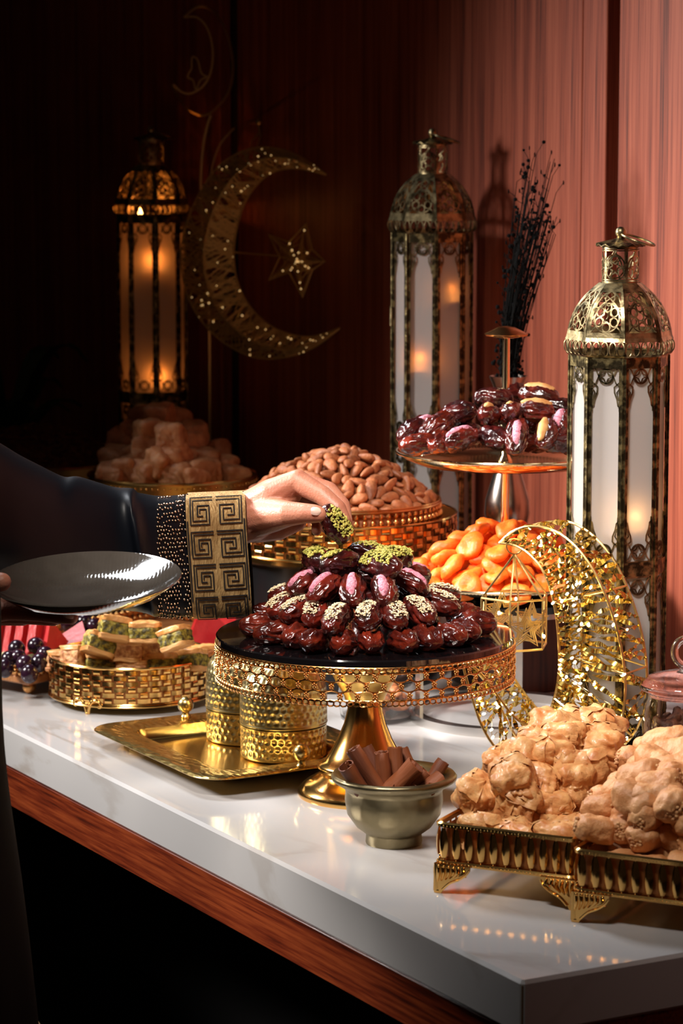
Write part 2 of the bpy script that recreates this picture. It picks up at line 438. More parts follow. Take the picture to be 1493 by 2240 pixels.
def skirt_panel_mesh():
    mb = MB(); fn = face_map(SKIRT); w, th = 0.0011, 0.0008
    for off in (0.0005, -0.0005):
        for v0, v1 in ((0, .12), (0.80, 1.0)):
            mb.grid(4, 4, lambda a, b: (lambda q: q[0]+q[1]*off)(fn(-1+2*a, v0+(v1-v0)*b)))
    for k in range(5):
        u = -0.8+0.4*k
        curve_strip(mb, fn, [(u+.17*math.cos(a), .44+.36*math.sin(a)) for a in [2*PI*i/14 for i in range(14)]], w, th, True)
    for s in (-1, 1): curve_strip(mb, fn, [(s*.985, .05), (s*.985, .95)], 0.0018, th)
    return mb.mesh('skirt_panel', BRASS_BRIGHT, True, 35)
def neck_mesh():
    mb = MB(); r = 0.365*U; z0, z1 = 1.45*U, 2.18*U
    def fn(a, v): return Vector((r*math.cos(a), r*math.sin(a), z0+(z1-z0)*v)), Vector((math.cos(a), math.sin(a), 0))
    def L(av, w=0.0013, c=False):
        q = [fn(a, v) for a, v in av]; mb.strip([p for p, n in q], [n for p, n in q], w, 0.0008, None, c)
    n = 32
    for v, w in ((0.02, .003), (.98, .003), (.10, .0012), (.90, .0012)): L([(2*PI*i/n, v) for i in range(n)], w, True)
    K = 5
    for k in range(K):
        a0 = 2*PI*k/K; da = 2*PI/K
        L([(a0+.46*da*math.cos(t), .42+.33*math.sin(t)) for t in [2*PI*i/20 for i in range(20)]], .0014, True)
        L([(a0+.46*da*math.cos(t)*(.45+.12*math.cos(6*t)), .42+.33*math.sin(t)*(.45+.12*math.cos(6*t))) for t in [2*PI*i/30 for i in range(30)]], .0014, True)
        for j in range(6):
            t = PI*j/3; L([(a0+.46*da*math.cos(t)*.55, .42+.33*math.sin(t)*.55), (a0+.46*da*math.cos(t), .42+.33*math.sin(t))])
        L([(a0-.5*da, .10), (a0-.25*da, .60), (a0+.05*da, .90)]); L([(a0+.5*da, .10), (a0+.25*da, .60), (a0-.05*da, .90)])
        L([(a0+.5*da, 0), (a0+.5*da, 1)], .0025)
    return mb.mesh('neck', BRASS_BRIGHT, True, 35)
def cap_mesh():
    mb = MB()
    def fz(k, a, r, z): return r, z+(0.0011*math.cos(16*a) if k in (1, 2) else 0)
    z = 2.18*U
    mb.lathe([(0.30*U, z), (0.50*U, z+.02*U), (0.50*U, z+.045*U), (0.25*U, z+.12*U), (0.09*U, z+.16*U), (0.06*U, z+.20*U)], 64, None, True, False, fz)
    return mb.mesh('cap', BRASS, True, 50)
def arabesque_mesh():
    """pierced corner tracery that fills the head of a pane: v=0 at the bar, v=1 at the tips"""
    mb = MB(); h = 0.028; hw = FW*0.76
    def L(pts, w=0.0012, c=False):
        q = [Vector((0, u*hw, v*h)) for u, v in pts]; mb.strip(q, [Vector((1, 0, 0))]*len(q), w, 0.0010, None, c)
    cv, rr = 0.40, 0.52
    rv = rr*hw/h
    L([(rr*math.cos(a), cv+rv*math.sin(a)) for a in [2*PI*i/20 for i in range(20)]], .0013, True)
    for s1 in (-1, 1):
        for s2 in (-1, 1):   # four lens shaped petals of the diamond knot
            L([(s1*rr, cv), (s1*rr*.62, cv+s2*rv*.62), (0, cv+s2*rv)]); L([(s1*rr, cv), (s1*rr*.30, cv+s2*rv*.30), (0, cv+s2*rv)])
        L([(s1*1.0, 0.0), (s1*.72, .16), (s1*rr, cv)]); L([(s1*1.0, .80), (s1*.72, .66), (s1*rr, cv)])
        L([(s1*.98, .62), (s1*.60, .80), (s1*.62, 1.0), (s1*.80, 1.25), (s1*.88, 1.5), (s1*.98, 1.55), (s1*.98, 1.72)], .0015)
        L([(s1*.98, .85), (s1*.78, 1.0), (s1*.92, 1.3)])
        L([(s1*.98, -.02), (s1*.98, 1.6)], .0016)
    L([(-1, 0), (1, 0)], .0020)
    return mb.mesh('tracery', BRASS_BRIGHT, True, 35)
def post_mesh(h):
    """bent sheet post at one corner of the octagon: two flanges plus an outer bead"""
    mb = MB(); fl = FW*0.26; th = 0.0012
    for s in (-1, 1):
        a = s*PI/8; n = Vector((math.cos(a), math.sin(a), 0)); t = Vector((-math.sin(a), math.cos(a), 0))
        c = n*AP + t*(-s*(FW-fl/2))
        vs = []
        for z in (0, h):
            for (x, y) in ((-1, -1), (1, -1), (1, 1), (-1, 1)):
                p = c+t*(x*fl/2)+n*(y*th/2); vs.append((p.x, p.y, z))
        mb.add(vs, [(0, 1, 5, 4), (1, 2, 6, 5), (2, 3, 7, 6), (3, 0, 4, 7), (4, 5, 6, 7), (3, 2, 1, 0)])
        c2 = c+t*(-s*(-fl/2+.0016))*-1
        mb.tube([c+n*.0012+t*(s*fl*.5*-.55), c+n*.0012+t*(s*fl*.5*-.55)+Vector((0, 0, h))], .0011, 5)
    mb.tube([(R_L+.0002, 0, 0), (R_L+.0002, 0, h)], .0014, 6)
    return mb.mesh('post', BRASS, True, 40)
def pane_mesh(h):
    mb = MB(); mb.box((AP-0.0035, 0, h/2), (0.0012, 2*FW*0.86, h)); return mb.mesh('pane', PANE, False)
def pane_mat():
    m = bpy.data.materials.new('frosted_pane'); m.use_nodes = True; nt = m.node_tree; L = nt.links.new
    b = nt.nodes['Principled BSDF']; b.inputs['Base Color'].default_value = (0.56, 0.55, 0.56, 1); b.inputs['Roughness'].default_value = 0.22
    tr = nt.nodes.new('ShaderNodeBsdfTranslucent'); tr.inputs['Color'].default_value = (0.75, 0.66, 0.56, 1)
    mx = nt.nodes.new('ShaderNodeMixShader'); mx.inputs[0].default_value = 0.5
    L(b.outputs[0], mx.inputs[1]); L(tr.outputs[0], mx.inputs[2]); L(mx.outputs[0], nt.nodes['Material Output'].inputs['Surface'])
    return m
PANE = pane_mat()
_dp, _sk, _nk, _cm, _ar = dome_panel_mesh(), skirt_panel_mesh(), neck_mesh(), cap_mesh(), arabesque_mesh()
def band_mesh(z0, z1, out=0.0008):
    mb = MB(); k = 1/math.cos(PI/8)
    mb.lathe([((AP-.003)*k, z0), ((AP+out)*k, z0), ((AP+out)*k, z1), ((AP-.003)*k, z1), ((AP-.003)*k, z0)], 8)
    return mb.mesh('band', BRASS, False)
FLAME = M('led_flame', (1, .55, .2), 0.5, emit=(1.0, 0.45, 0.12), estr=18)
FLAME_PALE = M('led_flame_pale', (1, .8, .5), 0.5, emit=(1.0, 0.72, 0.38), estr=10)
WAX = M('candle_wax', srgb(235, 220, 190), 0.5, sss=0.3)
def lantern(loc, rz, h_low, h_up, label, glow, pale=False, ringdir=0.0, latch=None):
    """octagonal lantern: base, lower panes, middle bar, upper panes, bulging skirt, pierced dome, neck, cap, knob and ring"""
    t = thing('lantern', label, 'lantern', loc, rz, 'tall octagonal brass lanterns')
    zb = 0.022; zm = zb+h_low; zt = zm+h_up
    k8 = 1/math.cos(PI/8)
    mb = MB(); mb.lathe([(AP*k8*1.09, 0), (AP*k8*1.09, .008), (AP*k8*1.02, .012), (AP*k8*1.02, .022), (0.0, .022)], 8, mtx(rz=PI/8), True); mb.build('base', BRASS, t, False)
    pm = post_mesh(zt-zb); lo = pane_mesh(h_low-.012); up = pane_mesh(h_up-.012)
    for k in range(8):
        R = Matrix.Rotation(PI/4*k, 4, 'Z')
        link('post', pm, t, mat=Matrix.Translation((0, 0, zb)) @ Matrix.Rotation(PI/8+PI/4*k, 4, 'Z'))
        link('pane', lo, t, mat=Matrix.Translation((0, 0, zb+.006)) @ R)
        link('pane', up, t, mat=Matrix.Translation((0, 0, zm+.006)) @ R)
        A = Matrix.Translation((AP-.0012, 0, 0))
        for z, fl in ((zb+.004, 1), (zm-.008, -1), (zm+.008, 1), (zt-.008, -1)):
            link('tracery', _ar, t, mat=R @ Matrix.Translation((AP-.0012, 0, z)) @ Matrix.Diagonal((1, 1, fl, 1)))
        link('skirt_panel', _sk, t, mat=Matrix.Translation((0, 0, zt)) @ R)
        link('dome_panel', _dp, t, mat=Matrix.Translation((0, 0, zt)) @ R)
    for z0, z1 in ((zb, zb+.008), (zm-.007, zm+.008), (zt-.011, zt+.001)):
        link('band', band_mesh(z0, z1), t, mat=Matrix.Rotation(PI/8, 4, 'Z'))
    link('neck', _nk, t, loc=(0, 0, zt)); cap = link('cap', _cm, t, loc=(0, 0, zt))
    mb = MB(); mb.ball((0, 0, zt+2.46*U), 0.115*U, None, 14, 9); sub_part(mb.build('knob', BRASS_BRIGHT, t), cap)
    mb = MB(); c, s = math.cos(ringdir-rz), math.sin(ringdir-rz)
    q = [Vector((c*(.24*U-.33*U*math.cos(a)*1.0+.12*U), s*(.36*U-.33*U*math.cos(a)), 0))+Vector((-s, c, 0))*(.33*U*math.sin(a)) for a in [2*PI*i/28 for i in range(28)]]
    q = [Vector((p.x, p.y, zt+2.44*U-.34*(p.x*c+p.y*s))) for p in q]
    mb.tube(q, 0.0012, 6, None, True); sub_part(mb.build('ring', BRASS_BRIGHT, t), cap)
    if latch is not None:
        a = PI/8+PI/4*latch; mb = MB(); mb.box((R_L+.0005, -.004, zm+h_up*.60), (.004, .005, .026), Matrix.Rotation(a, 4, 'Z'), .0008)
        mb.box((R_L+.001, .003, zm+h_up*.60), (.003, .004, .026), Matrix.Rotation(a, 4, 'Z'), .0008); mb.build('latch', BRASS_BRIGHT, t)
    # candles inside (each a thing of its own)
    for (dx, dy, z, hh, pw) in glow:
        cp = Vector(loc)+Vector((dx, dy, z))
        cd = thing('led_candle', label.split(',')[0]+' holds this small glowing candle at height %d cm' % round(z*100) if False else None, 'candle', cp)
        cd['label'] = GLOWLAB.pop(0); cd['group'] = 'small electric candles in the lanterns'
        mb = MB(); mb.lathe([(.0, 0), (.011, 0), (.011, hh), (.0, hh-.002)], 16); mb.build('wax', WAX, cd)
        mb = MB(); mb.lathe([(.0, hh), (.0032, hh+.003), (.0036, hh+.007), (.0016, hh+.013), (0, hh+.016)], 10); mb.build('flame', FLAME_PALE if pale else FLAME, cd)
        ld = bpy.data.lights.new('candle_light', 'POINT'); ld.energy = pw; ld.color = (1, .62, .30) if pale else (1, .30, .05); ld.shadow_soft_size = .004
        lo_ = bpy.data.objects.new('candle_light', ld); COL.objects.link(lo_); lo_.parent = cd; lo_.location = (0, -.006, hh+.018)
    return t
GLOWLAB = ['pale glowing electric candle behind the frosted panes of the nearest lantern',
           'orange candle glowing low in the lantern behind the almonds', 'orange candle glowing high up in the lantern behind the almonds',
           'orange candle glowing low in the far lantern beside the moon', 'orange candle glowing at mid height of the far lantern beside the moon', 'bright orange candle shining through the dome of the far lantern']
def oct_rot(px):      # one corner of the octagon points 5 degrees right of the camera
    x = (px-IW/2)/FPX
    return -PI/2 + math.radians(6) - math.atan(x) - PI/8
LZ1 = lantern(XD(1345, 3.0), oct_rot(1345), .190, .224, 'nearest brass lantern with milky panes and pierced dome, beside the glass jar', [(.012, -.03, .24, .012, .10)], True, -0.35)
LZ2 = lantern(XD(941, 3.72), oct_rot(941), .240, .273, 'brass lantern with a latch on its side, standing behind the almond basket', [(-.014, -.030, .345, .012, .030), (.022, -.027, .435, .012, .012)], False, -0.2, 6)
LZ3 = lantern(XD(340, 4.37), oct_rot(340), .235, .278, 'shadowed brass lantern glowing orange in the dark far left corner', [(.010, -.030, .262, .012, .075), (.004, -.030, .44, .012, .075), (-.016, -.022, .525, .006, .09)], False, 0.2)
# ================================================================ stands, baskets, trays
# ---- footed stand with pierced lace skirt and black mirror top
ST_C = Vector((D(798, 1400, 2.83).x, 2.83, 0)); ST_R = 0.150; ST_Z = 0.168
st = thing('cake_stand', 'large gold footed stand with lace skirt and black mirror top, under the date pyramid', 'cake stand', ST_C)
mb = MB(); mb.lathe([(0, 0), (.068, 0), (.069, .004), (.067, .008), (.060, .014), (.050, .019), (.0455, .022), (.047, .026), (.0485, .029), (.047, .033), (.041, .036), (.035, .045), (.028, .058), (.0215, .074), (.018, .088), (.0172, .098)], 72)
mb.build('foot', GOLD, st, True, 60)
mb = MB(); mb.lathe([(.0172, .098), (.0205, .0995), (.021, .102), (.024, .108), (.029, .116), (.033, .124), (.035, .132), (.040, .150), (.060, .1555), (.145, .1570), (.1475, .160)], 72); mb.build('bowl_support', GOLD_SATIN, st, True, 50)
mb = MB(); mb.lathe([(0, .160), (.1500, .160), (.1512, .1615), (.1512, .1665), (.1500, .168), (0, .168)], 128); mb.build('mirror_top', MIRROR, st, True, 30)
def lace(R, z0, z1, ncell, rows):
    mb = MB(); ch = (z1-z0)/rows; cw = 2*PI*R/ncell
    def pt(u, v, off=0): a = u/R; return ((R+off)*math.cos(a), (R+off)*math.sin(a), v)
    def loop(u, v, ru, rv, n, th, ph=0.0):
        mb.tube([pt(u+ru*math.cos(ph+2*PI*i/n), v+rv*math.sin(ph+2*PI*i/n)) for i in range(n)], th, 4, None, True)
    for j in range(rows):
        for i in range(ncell):
            u = (i+(0.5 if j % 2 else 0))*cw; v = z0+(j+.5)*ch
            loop(u, v, cw*.50, ch*.58, 12, .00085)
            # five petal flower at each crossing
            uu, vv = u+cw*.5, v
            for k in range(5):
                a = 2*PI*k/5+.3; c = pt(uu+.0021*math.cos(a), vv+.0021*math.sin(a), .0006)
                mb.ball(c, .00135, None, 5, 3)
            mb.ball(pt(uu, vv, .0012), .0011, None, 5, 3)
    return mb
mb = lace(ST_R+.001, .1275, .1560, 56, 3); lace_o = mb.build('lace_skirt', GOLD_ROSE, st, True, 60)
mb = MB()
n = 150
for z, rr in ((.1575, .0027), (.1255, .0029)):
    for i in range(n):
        a = 2*PI*i/n; t = Vector((-math.sin(a), math.cos(a), 0)); nn = Vector((math.cos(a), math.sin(a), 0)); c = nn*(ST_R+.0015)+Vector((0, 0, z))
        mb.tube([c+t*(rr*1.25*math.cos(2*PI*k/7))+Vector((0, 0, rr*math.sin(2*PI*k/7))) for k in range(7)], .0009, 4, None, True)
for z in (.1602, .1545, .1282): mb.tube([((ST_R+.001)*math.cos(2*PI*i/96), (ST_R+.001)*math.sin(2*PI*i/96), z) for i in range(96)], .0009, 5, None, True)
sub_part(mb.build('chain_border', GOLD_ROSE, st, True, 60), lace_o)

# ---- woven metal bands
def weave_mesh(R, z0, z1, nc, nr, name, mat):
    mb = MB(); ch = (z1-z0)/nr; da = 2*PI/nc
    for j in range(nr):
        for i in range(nc):
            hor = (i+j) % 2 == 0; a0 = da*i; zc = z0+(j+.5)*ch
            g = []
            NU, NV = (6, 4) if hor else (4, 5)
            for q in range(NV):
                for p in range(NU):
                    u = p/(NU-1)*2-1; v = q/(NV-1)*2-1
                    if hor: off = .0022*(1-u*u)*.9+.0004*math.cos(v*9); uu = u*.62; vv = v*.40
                    else: off = .0016*(1-v*v)-.0004; uu = u*.34; vv = v*.60
                    a = a0+da*(.5+uu*.86); r = R+off
                    g.append((r*math.cos(a), r*math.sin(a), zc+vv*ch*.98))
            fs = [(q*NU+p, q*NU+p+1, (q+1)*NU+p+1, (q+1)*NU+p) for q in range(NV-1) for p in range(NU-1)]
            mb.add(g, fs)
    return mb
def rim(mb, R, z, r=.0018, n=96, beads=0):
    mb.tube([(R*math.cos(2*PI*i/n), R*math.sin(2*PI*i/n), z) for i in range(n)], r, 6, None, True)
SCROLL_FOOT = None
def scroll_foot_mesh():
    mb = MB()
    for s in (-1, 1):
        pts = smooth_pts([(s*.001, 0, 0), (s*.002, 0, .006), (s*.005, 0, .0125), (s*.011, 0, .0165), (s*.0165, 0, .0150), (s*.0185, 0, .0115), (s*.0165, 0, .0090), (s*.0145, 0, .0105)], 5)
        mb.tube(pts, [0.0022 if i < 20 else .0018 for i in range(len(pts))], 7)
        for k in range(5): mb.ball((s*(.0065+.0025*k), -.0012, .0155+.0008*math.sin(k*.8)), .0012, None, 6, 4)
    mb.ball((0, 0, .0012), (.003, .003, .0018)); mb.box((0, .001, .013), (.014, .002, .008))
    return mb.mesh('scroll_foot', GOLD, True, 60)
# baklava basket (left)
BK_C = Vector((D(289, 1500, 3.306).x, 3.306, 0)); BK_R = .097
bk = thing('woven_basket', 'round gold woven metal basket on scroll feet, holding the pistachio baklava', 'basket', BK_C)
weave_mesh(BK_R, .0135, .0535, 44, 6, '', GOLD).build('woven_band', GOLD, bk, True, 50)
mb = MB(); rim(mb, BK_R, .0548, .0017); rim(mb, BK_R-.0005, .0122, .0015); rim(mb, BK_R+.0015, .010, .0013); mb.build('rim', GOLD, bk)
mb = MB(); mb.lathe([(0, .0100), (BK_R, .0100), (BK_R, .0118), (0, .0118)], 64); mb.build('bottom', GOLD_SATIN, bk, True, 30)
mb = MB(); mb.lathe([(BK_R-.0008, .0118), (BK_R-.0008, .0545)], 64); mb.build('inner_liner', M('amber_liner', (.35, .12, .03), .3, .6), bk)
SCROLL_FOOT = scroll_foot_mesh()
for a in (-118, 2, 122): 
    a = math.radians(a); link('scroll_foot', SCROLL_FOOT, bk, mat=mtx(((BK_R)*math.cos(a), BK_R*math.sin(a), 0), a+PI/2))
# almond basket: woven drum on a black drum, a smaller baluster tray on top
AL_C = Vector((D(741, 1200, 3.46).x, 3.46, 0)); AL_R = .1445; AL_Z = .1617
bd = MB(); bd.lathe([(0, 0), (.128, 0), (.128, AL_Z-.0115), (.128, AL_Z-.0105), (0, AL_Z-.0105)], 64)
tag(bd.build('display_riser', BLACK, None, True, 30, AL_C), 'black round riser under the woven gold almond stand', 'riser')
wd = thing('woven_drum', 'wide gold woven drum tray on the black riser, beneath the almond tray', 'tray', AL_C+Vector((0, 0, AL_Z-.010)))
weave_mesh(AL_R, .012, .050, 56, 5, '', GOLD).build('woven_band', GOLD, wd, True, 50)
mb = MB(); rim(mb, AL_R, .0515, .0016); rim(mb, AL_R, .0105, .0018); mb.build('rim', GOLD, wd)
mb = MB(); mb.lathe([(0, 0), (AL_R-.006, 0), (AL_R+.001, .004), (AL_R+.001, .0095), (0, .0095)], 64); mb.build('bottom', GOLD, wd, True, 30)
mb = MB(); mb.lathe([(AL_R-.001, .0095), (AL_R-.001, .051)], 64); mb.build('inner_liner', MATS['amber_liner'], wd)
AB_R = 0.1225; AB_Z = AL_Z+.020
ab = thing('almond_tray', 'round gold tray with a baluster gallery, heaped with almonds', 'tray', AL_C+Vector((0, 0, AB_Z-.020+.0005)))
mb = MB(); mb.lathe([(0, 0), (AB_R, 0), (AB_R, .0275), (AB_R+.0015, .029), (AB_R+.0015, .033), (AB_R-.001, .034), (AB_R-.001, .0295), (0, .0295)], 96); mb.build('tray_body', GOLD_SATIN, ab, True, 40)
bal = MB(); bal.lathe([(.0012, 0), (.0024, .001), (.0018, .0025), (.0032, .006), (.0036, .0085), (.0022, .0115), (.0014, .013), (.0024, .0145), (.0030, .0165), (.0018, .0190), (.0016, .0205)], 10)
balm = bal.mesh('baluster', GOLD_ROSE, True, 60)
NB = 76
for i in range(NB):
    a = 2*PI*i/NB; link('baluster', balm, ab, mat=mtx(((AB_R+.002)*math.cos(a), (AB_R+.002)*math.sin(a), .0335), a))
mb = MB(); rim(mb, AB_R+.002, .0335, .0020); rim(mb, AB_R+.002, .0550, .0020); rim(mb, AB_R+.002, .0580, .0012); mb.build('gallery_rail', GOLD_ROSE, ab)
AB_TOP = AL_Z-.020+.0005+.020+.058-.0
# ---- two tier stand on a black disc and chrome riser
TI_C = Vector((D(1103, 1200, 3.2).x, 3.2, 0)); TZ1 = .166; TZ2 = .309
rs = thing('chrome_riser', 'round chrome ring riser with flat legs carrying the tiered plate stand', 'riser', TI_C)
mb = MB(); R0, R1 = .108, .098
mb.lathe([(R1-.003, 0), (R0, 0), (R0, .010), (R1-.003, .010), (R1-.003, 0)], 96); mb.build('base_ring', CHROME, rs, True, 30)
mb = MB(); mb.lathe([(R1, TZ1-.034), (R0, TZ1-.034), (R0, TZ1-.026), (R1, TZ1-.026), (R1, TZ1-.034)], 96); mb.build('top_ring', CHROME, rs, True, 30)
for a in (200, 78, 318):
    a = math.radians(a); mb = MB(); mb.box((0, 0, (TZ1-.027)/2), (.004, .014, TZ1-.027), mtx(((R0-.004)*math.cos(a), (R0-.004)*math.sin(a), 0), a)); mb.build('leg', CHROME, rs, False)
mb = MB(); mb.lathe([(0, TZ1-.026), (.118, TZ1-.026), (.118, TZ1-.0185), (0, TZ1-.0185)], 96); tag(mb.build('black_disc', BLACK, None, True, 30, TI_C), 'black round disc lying on the chrome riser', 'disc')
ti = thing('tiered_stand', 'pale gold two-tier plate stand on the black disc, with dates above and apricots below', 'serving stand', TI_C)
def plate_mesh(R):
    mb = MB(); NR = 180*3
    def fz(k, a, r, z):
        return (r, z+(.0007 if (int(a/(2*PI)*NR+.5) % 3 == 0) else -.0002)) if k in (5, 6) else (r, z)
    mb.lathe([(0, -.016), (R*.55, -.016), (R*.80, -.0135), (R*.93, -.007), (R*.985, -.001), (R*.988, -.0002), (R*.930, -.0030), (R*.90, -.0062), (R*.80, -.0105), (R*.55, -.0135), (0, -.0135)], NR, None, False, False, fz)
    mb.tube([(R*math.cos(2*PI*i/120), R*math.sin(2*PI*i/120), 0) for i in range(120)], .0016, 6, None, True)
    return mb
plate_mesh(.124).build('lower_plate', GOLD_PALE, ti, True, 30, (0, 0, TZ1)); plate_mesh(.1235).build('upper_plate', GOLD_PALE, ti, True, 30, (0, 0, TZ2))
mb = MB(); mb.lathe([(.0, TZ1-.0135), (.014, TZ1-.0135), (.009, TZ1-.008), (.0045, TZ1+.004), (.0045, TZ2-.02), (.008, TZ2-.017), (.008, TZ2-.010), (.0045, TZ2-.004), (.0042, .440)], 24); mb.build('pole', GOLD_PALE, ti, True, 50)
mb = MB()
def fz(k, a, r, z): return (r*(1+(.012*math.cos(60*a) if k in (1, 2) else 0)), z)
mb.lathe([(.006, .4375), (.0235, .4405), (.0245, .4425), (.020, .4450), (.016, .4468), (.010, .4500), (.004, .4512), (0, .4514)], 120, None, True, False, fz); mb.build('finial', M('copper_gold', (.85, .45, .18), .2, 1.0), ti, True, 60)
mb = MB(); mb.lathe([(0, -.0175), (.05, -.0175), (.05, -.0158), (0, -.0158)], 32); mb.build('foot', GOLD_PALE, ti, True, 30, (0, 0, TZ1))
# ---- hammered tray with ball handles and two hammered boxes
HAM = M('hammered_brass', (0.62, 0.46, 0.19), 0.27, 1.0, (0.54, 0.39, 0.15), 25, 0.0, 60)
HAMTRAY = M('hammered_tray_rim', (0.66, 0.45, 0.15), 0.22, 1.0, None, 20, 0.45, 120, btype='cells', stretch=(0.6, 1.4, 1))
TRAYFLOOR = M('tray_floor', (0.78, 0.55, 0.22), 0.20, 1.0, (0.70, 0.46, 0.16), 12)
TA = P(452, 1712, .020)            # near corner of the tray rim
TA = TA+E*.005
tr = thing('serving_tray', 'rectangular hammered gold tray with ball handles, under the two domed boxes', 'tray', (TA.x, TA.y, 0), ANG)
TL, TW = .300, .235
def rrect(x0, x1, y0, y1, r, n=6):
    out = []
    for cx, cy, a0 in ((x1-r, y1-r, 0), (x0+r, y1-r, 90), (x0+r, y0+r, 180), (x1-r, y0+r, 270)):
        for i in range(n+1):
            a = math.radians(a0+90*i/n); out.append((cx+r*math.cos(a), cy+r*math.sin(a)))
    return out
def loft(mb, rings, capfirst=False, caplast=False):
    n = len(rings[0]); vs = [p for r in rings for p in r]; fs = []
    for k in range(len(rings)-1):
        for i in range(n): fs.append((k*n+i, k*n+(i+1) % n, (k+1)*n+(i+1) % n, (k+1)*n+i))
    if capfirst: fs.append(tuple(range(n))[::-1])
    if caplast: fs.append(tuple((len(rings)-1)*n+i for i in range(n)))
    mb.add(vs, fs)
def rr3(ins, z, r): return [(x, -y, z) for x, y in rrect(ins, TL-ins, ins, TW-ins, r)][::-1]
mb = MB(); loft(mb, [rr3(0, .0185, .035), rr3(-.001, .0195, .035), rr3(0, .0205, .035), rr3(.015, .0205, .03), rr3(.030, .0198, .022), rr3(.038, .0185, .018)]); hrim = mb.build('hammered_rim', HAMTRAY, tr, True, 60)
mb = MB(); loft(mb, [rr3(.038, .0185, .018), rr3(.040, .0140, .016), rr3(.046, .0075, .012), rr3(.050, .0062, .010)], False, True); mb.build('well', TRAYFLOOR, tr, True, 50)
mb = MB(); loft(mb, [rr3(.002, .0178, .034), rr3(.040, .0125, .016), rr3(.050, .0045, .010)], False, True); mb.build('underside', GOLD_SATIN, tr, True, 60)
for x in (.012, TL-.012):
    mb = MB(); mb.lathe([(0, .0200), (.0052, .0200), (.0058, .0215), (.0042, .0235), (.0040, .026)], 16, mtx((x, -TW/2, 0))); mb.ball((x, -TW/2, .0345), .0092, None, 20, 12); sub_part(mb.build('ball_handle', HAM, tr), hrim)
for (x, y) in ((.07, .06), (TL-.07, .06), (.07, TW-.06), (TL-.07, TW-.06)):
    mb = MB(); mb.lathe([(0, 0), (.006, 0), (.008, .0045), (0, .0045)], 12, mtx((x, -y, 0))); mb.build('foot', GOLD_SATIN, tr)
def dimpled(prof, n, R, z0, z1, rows, depth):
    """surface of revolution with rows of round hammered dimples between z0 and z1"""
    mb = MB(); nc = int(2*PI*R/((z1-z0)/rows)); 
    def fz(k, a, r, z):
        if z < z0 or z > z1 or r < R*.4: return r, z
        v = (z-z0)/(z1-z0)*rows; j = math.floor(v); u = a/(2*PI)*nc+(.5 if j % 2 else 0)
        du = (u % 1)-.5; dv = (v % 1)-.5; q = math.sqrt(du*du+dv*dv)/.46
        return (r-depth*(1-q*q)**1.5, z) if q < 1 else (r, z)
    u0 = lambda a, nc, j: a/(2*PI)*nc+(.5 if j % 2 else 0)
    fine = []
    for (ra, za), (rb, zb) in zip(prof[:-1], prof[1:]):
        m_ = max(1, int(math.hypot(rb-ra, zb-za)/.0011))
        fine += [(ra+(rb-ra)*i/m_, za+(zb-za)*i/m_) for i in range(m_)]
    fine.append(prof[-1]); mb.lathe(fine, n, None, False, False, fz); return mb
BXR = .0462
_low = dimpled([(0, 0), (BXR-.002, 0), (BXR, .002), (BXR, .0350), (BXR-.002, .0360)], 300, BXR, .004, .0345, 4, .0010).mesh('box_base', HAM, True, 60)
_lidp = [(BXR+.0006, .0365), (BXR+.0010, .038)]+[(BXR+.0006, .0385+.006*i) for i in range(6)]
_dome = [((BXR)*math.cos(t)**.8, .0705+.036*math.sin(t)) for t in [PI/2*i/10 for i in range(11)]]
_lid = dimpled(_lidp+_dome[:-1]+[(0.0, .1065)], 300, BXR, .0405, .099, 8, .0009).mesh('domed_lid', M('hammered_brass_lid', (0.50, 0.41, 0.20), 0.28, 1.0), True, 60)
for ee, nn_, rz, lab in ((.120, .153, .3, 'hammered brass box with domed lid, nearer one on the gold tray'), (.2135, .158, 1.4, 'hammered brass box with domed lid, farther one on the gold tray, partly hidden')):
    c = TA+E*ee+N*nn_; t = thing('brass_box', lab, 'box', (c.x, c.y, .0065), rz, 'hammered brass boxes on the tray')
    link('box_base', _low, t); link('domed_lid', _lid, t)
# ---- stone-coloured metal bowl for the cinnamon
BW_C = XD(862, 2.635)
BOWLM = M('aged_brass_bowl', (0.29, 0.24, 0.14), 0.38, 1.0, (0.22, 0.18, 0.10), 40, 0.35, 75, btype='cells')
bw = thing('cinnamon_bowl', 'heavy dull brass bowl with a wide rolled lip, full of cinnamon sticks', 'bowl', BW_C)
mb = MB(); mb.lathe([(0, 0), (.0265, 0), (.0272, .002), (.0265, .009), (.0275, .0105), (.036, .017), (.0445, .029), (.0468, .042), (.0462, .051), (.0475, .055), (.0535, .0585), (.0592, .0625), (.0600, .0655), (.0580, .0680), (.0530, .0675), (.0475, .0640), (.0450, .0560), (.0440, .040), (.037, .022), (.02, .012), (0, .0105)], 80)
mb.build('bowl_body', BOWLM, bw, True, 70)
# ---- pewter vase on a dark wooden riser block
BX0 = P(1098, 1527); blk = MB(); blk.box((.06, -.075, .073), (.12, .15, .146), None, .002)
tag(blk.build('wooden_block', wood('dark_block_wood', srgb(40, 20, 14), srgb(62, 32, 22), srgb(80, 44, 30), .45), None, True, 30, BX0, ANG), 'dark brown wooden block under the pewter vase behind the tiered stand', 'riser')
VA_C = XD(1107, 3.46); VB = .146
va = thing('pewter_vase', 'pewter vase with slim neck and flared lip, behind the apricots', 'vase', (VA_C.x, VA_C.y, VB))
mb = MB(); mb.lathe([(0, 0), (.017, 0), (.018, .004), (.014, .008), (.016, .018), (.024, .036), (.0285, .056), (.0275, .072), (.021, .094), (.014, .116), (.0098, .142), (.0092, .165), (.012, .190), (.0185, .212), (.0235, .2235), (.0240, .2250), (.0225, .2250), (.017, .212), (.010, .190), (.0078, .165), (.0085, .142)], 64)
mb.build('vase_body', M('pewter', (.42, .37, .33), .22, 1.0), va, True, 60)
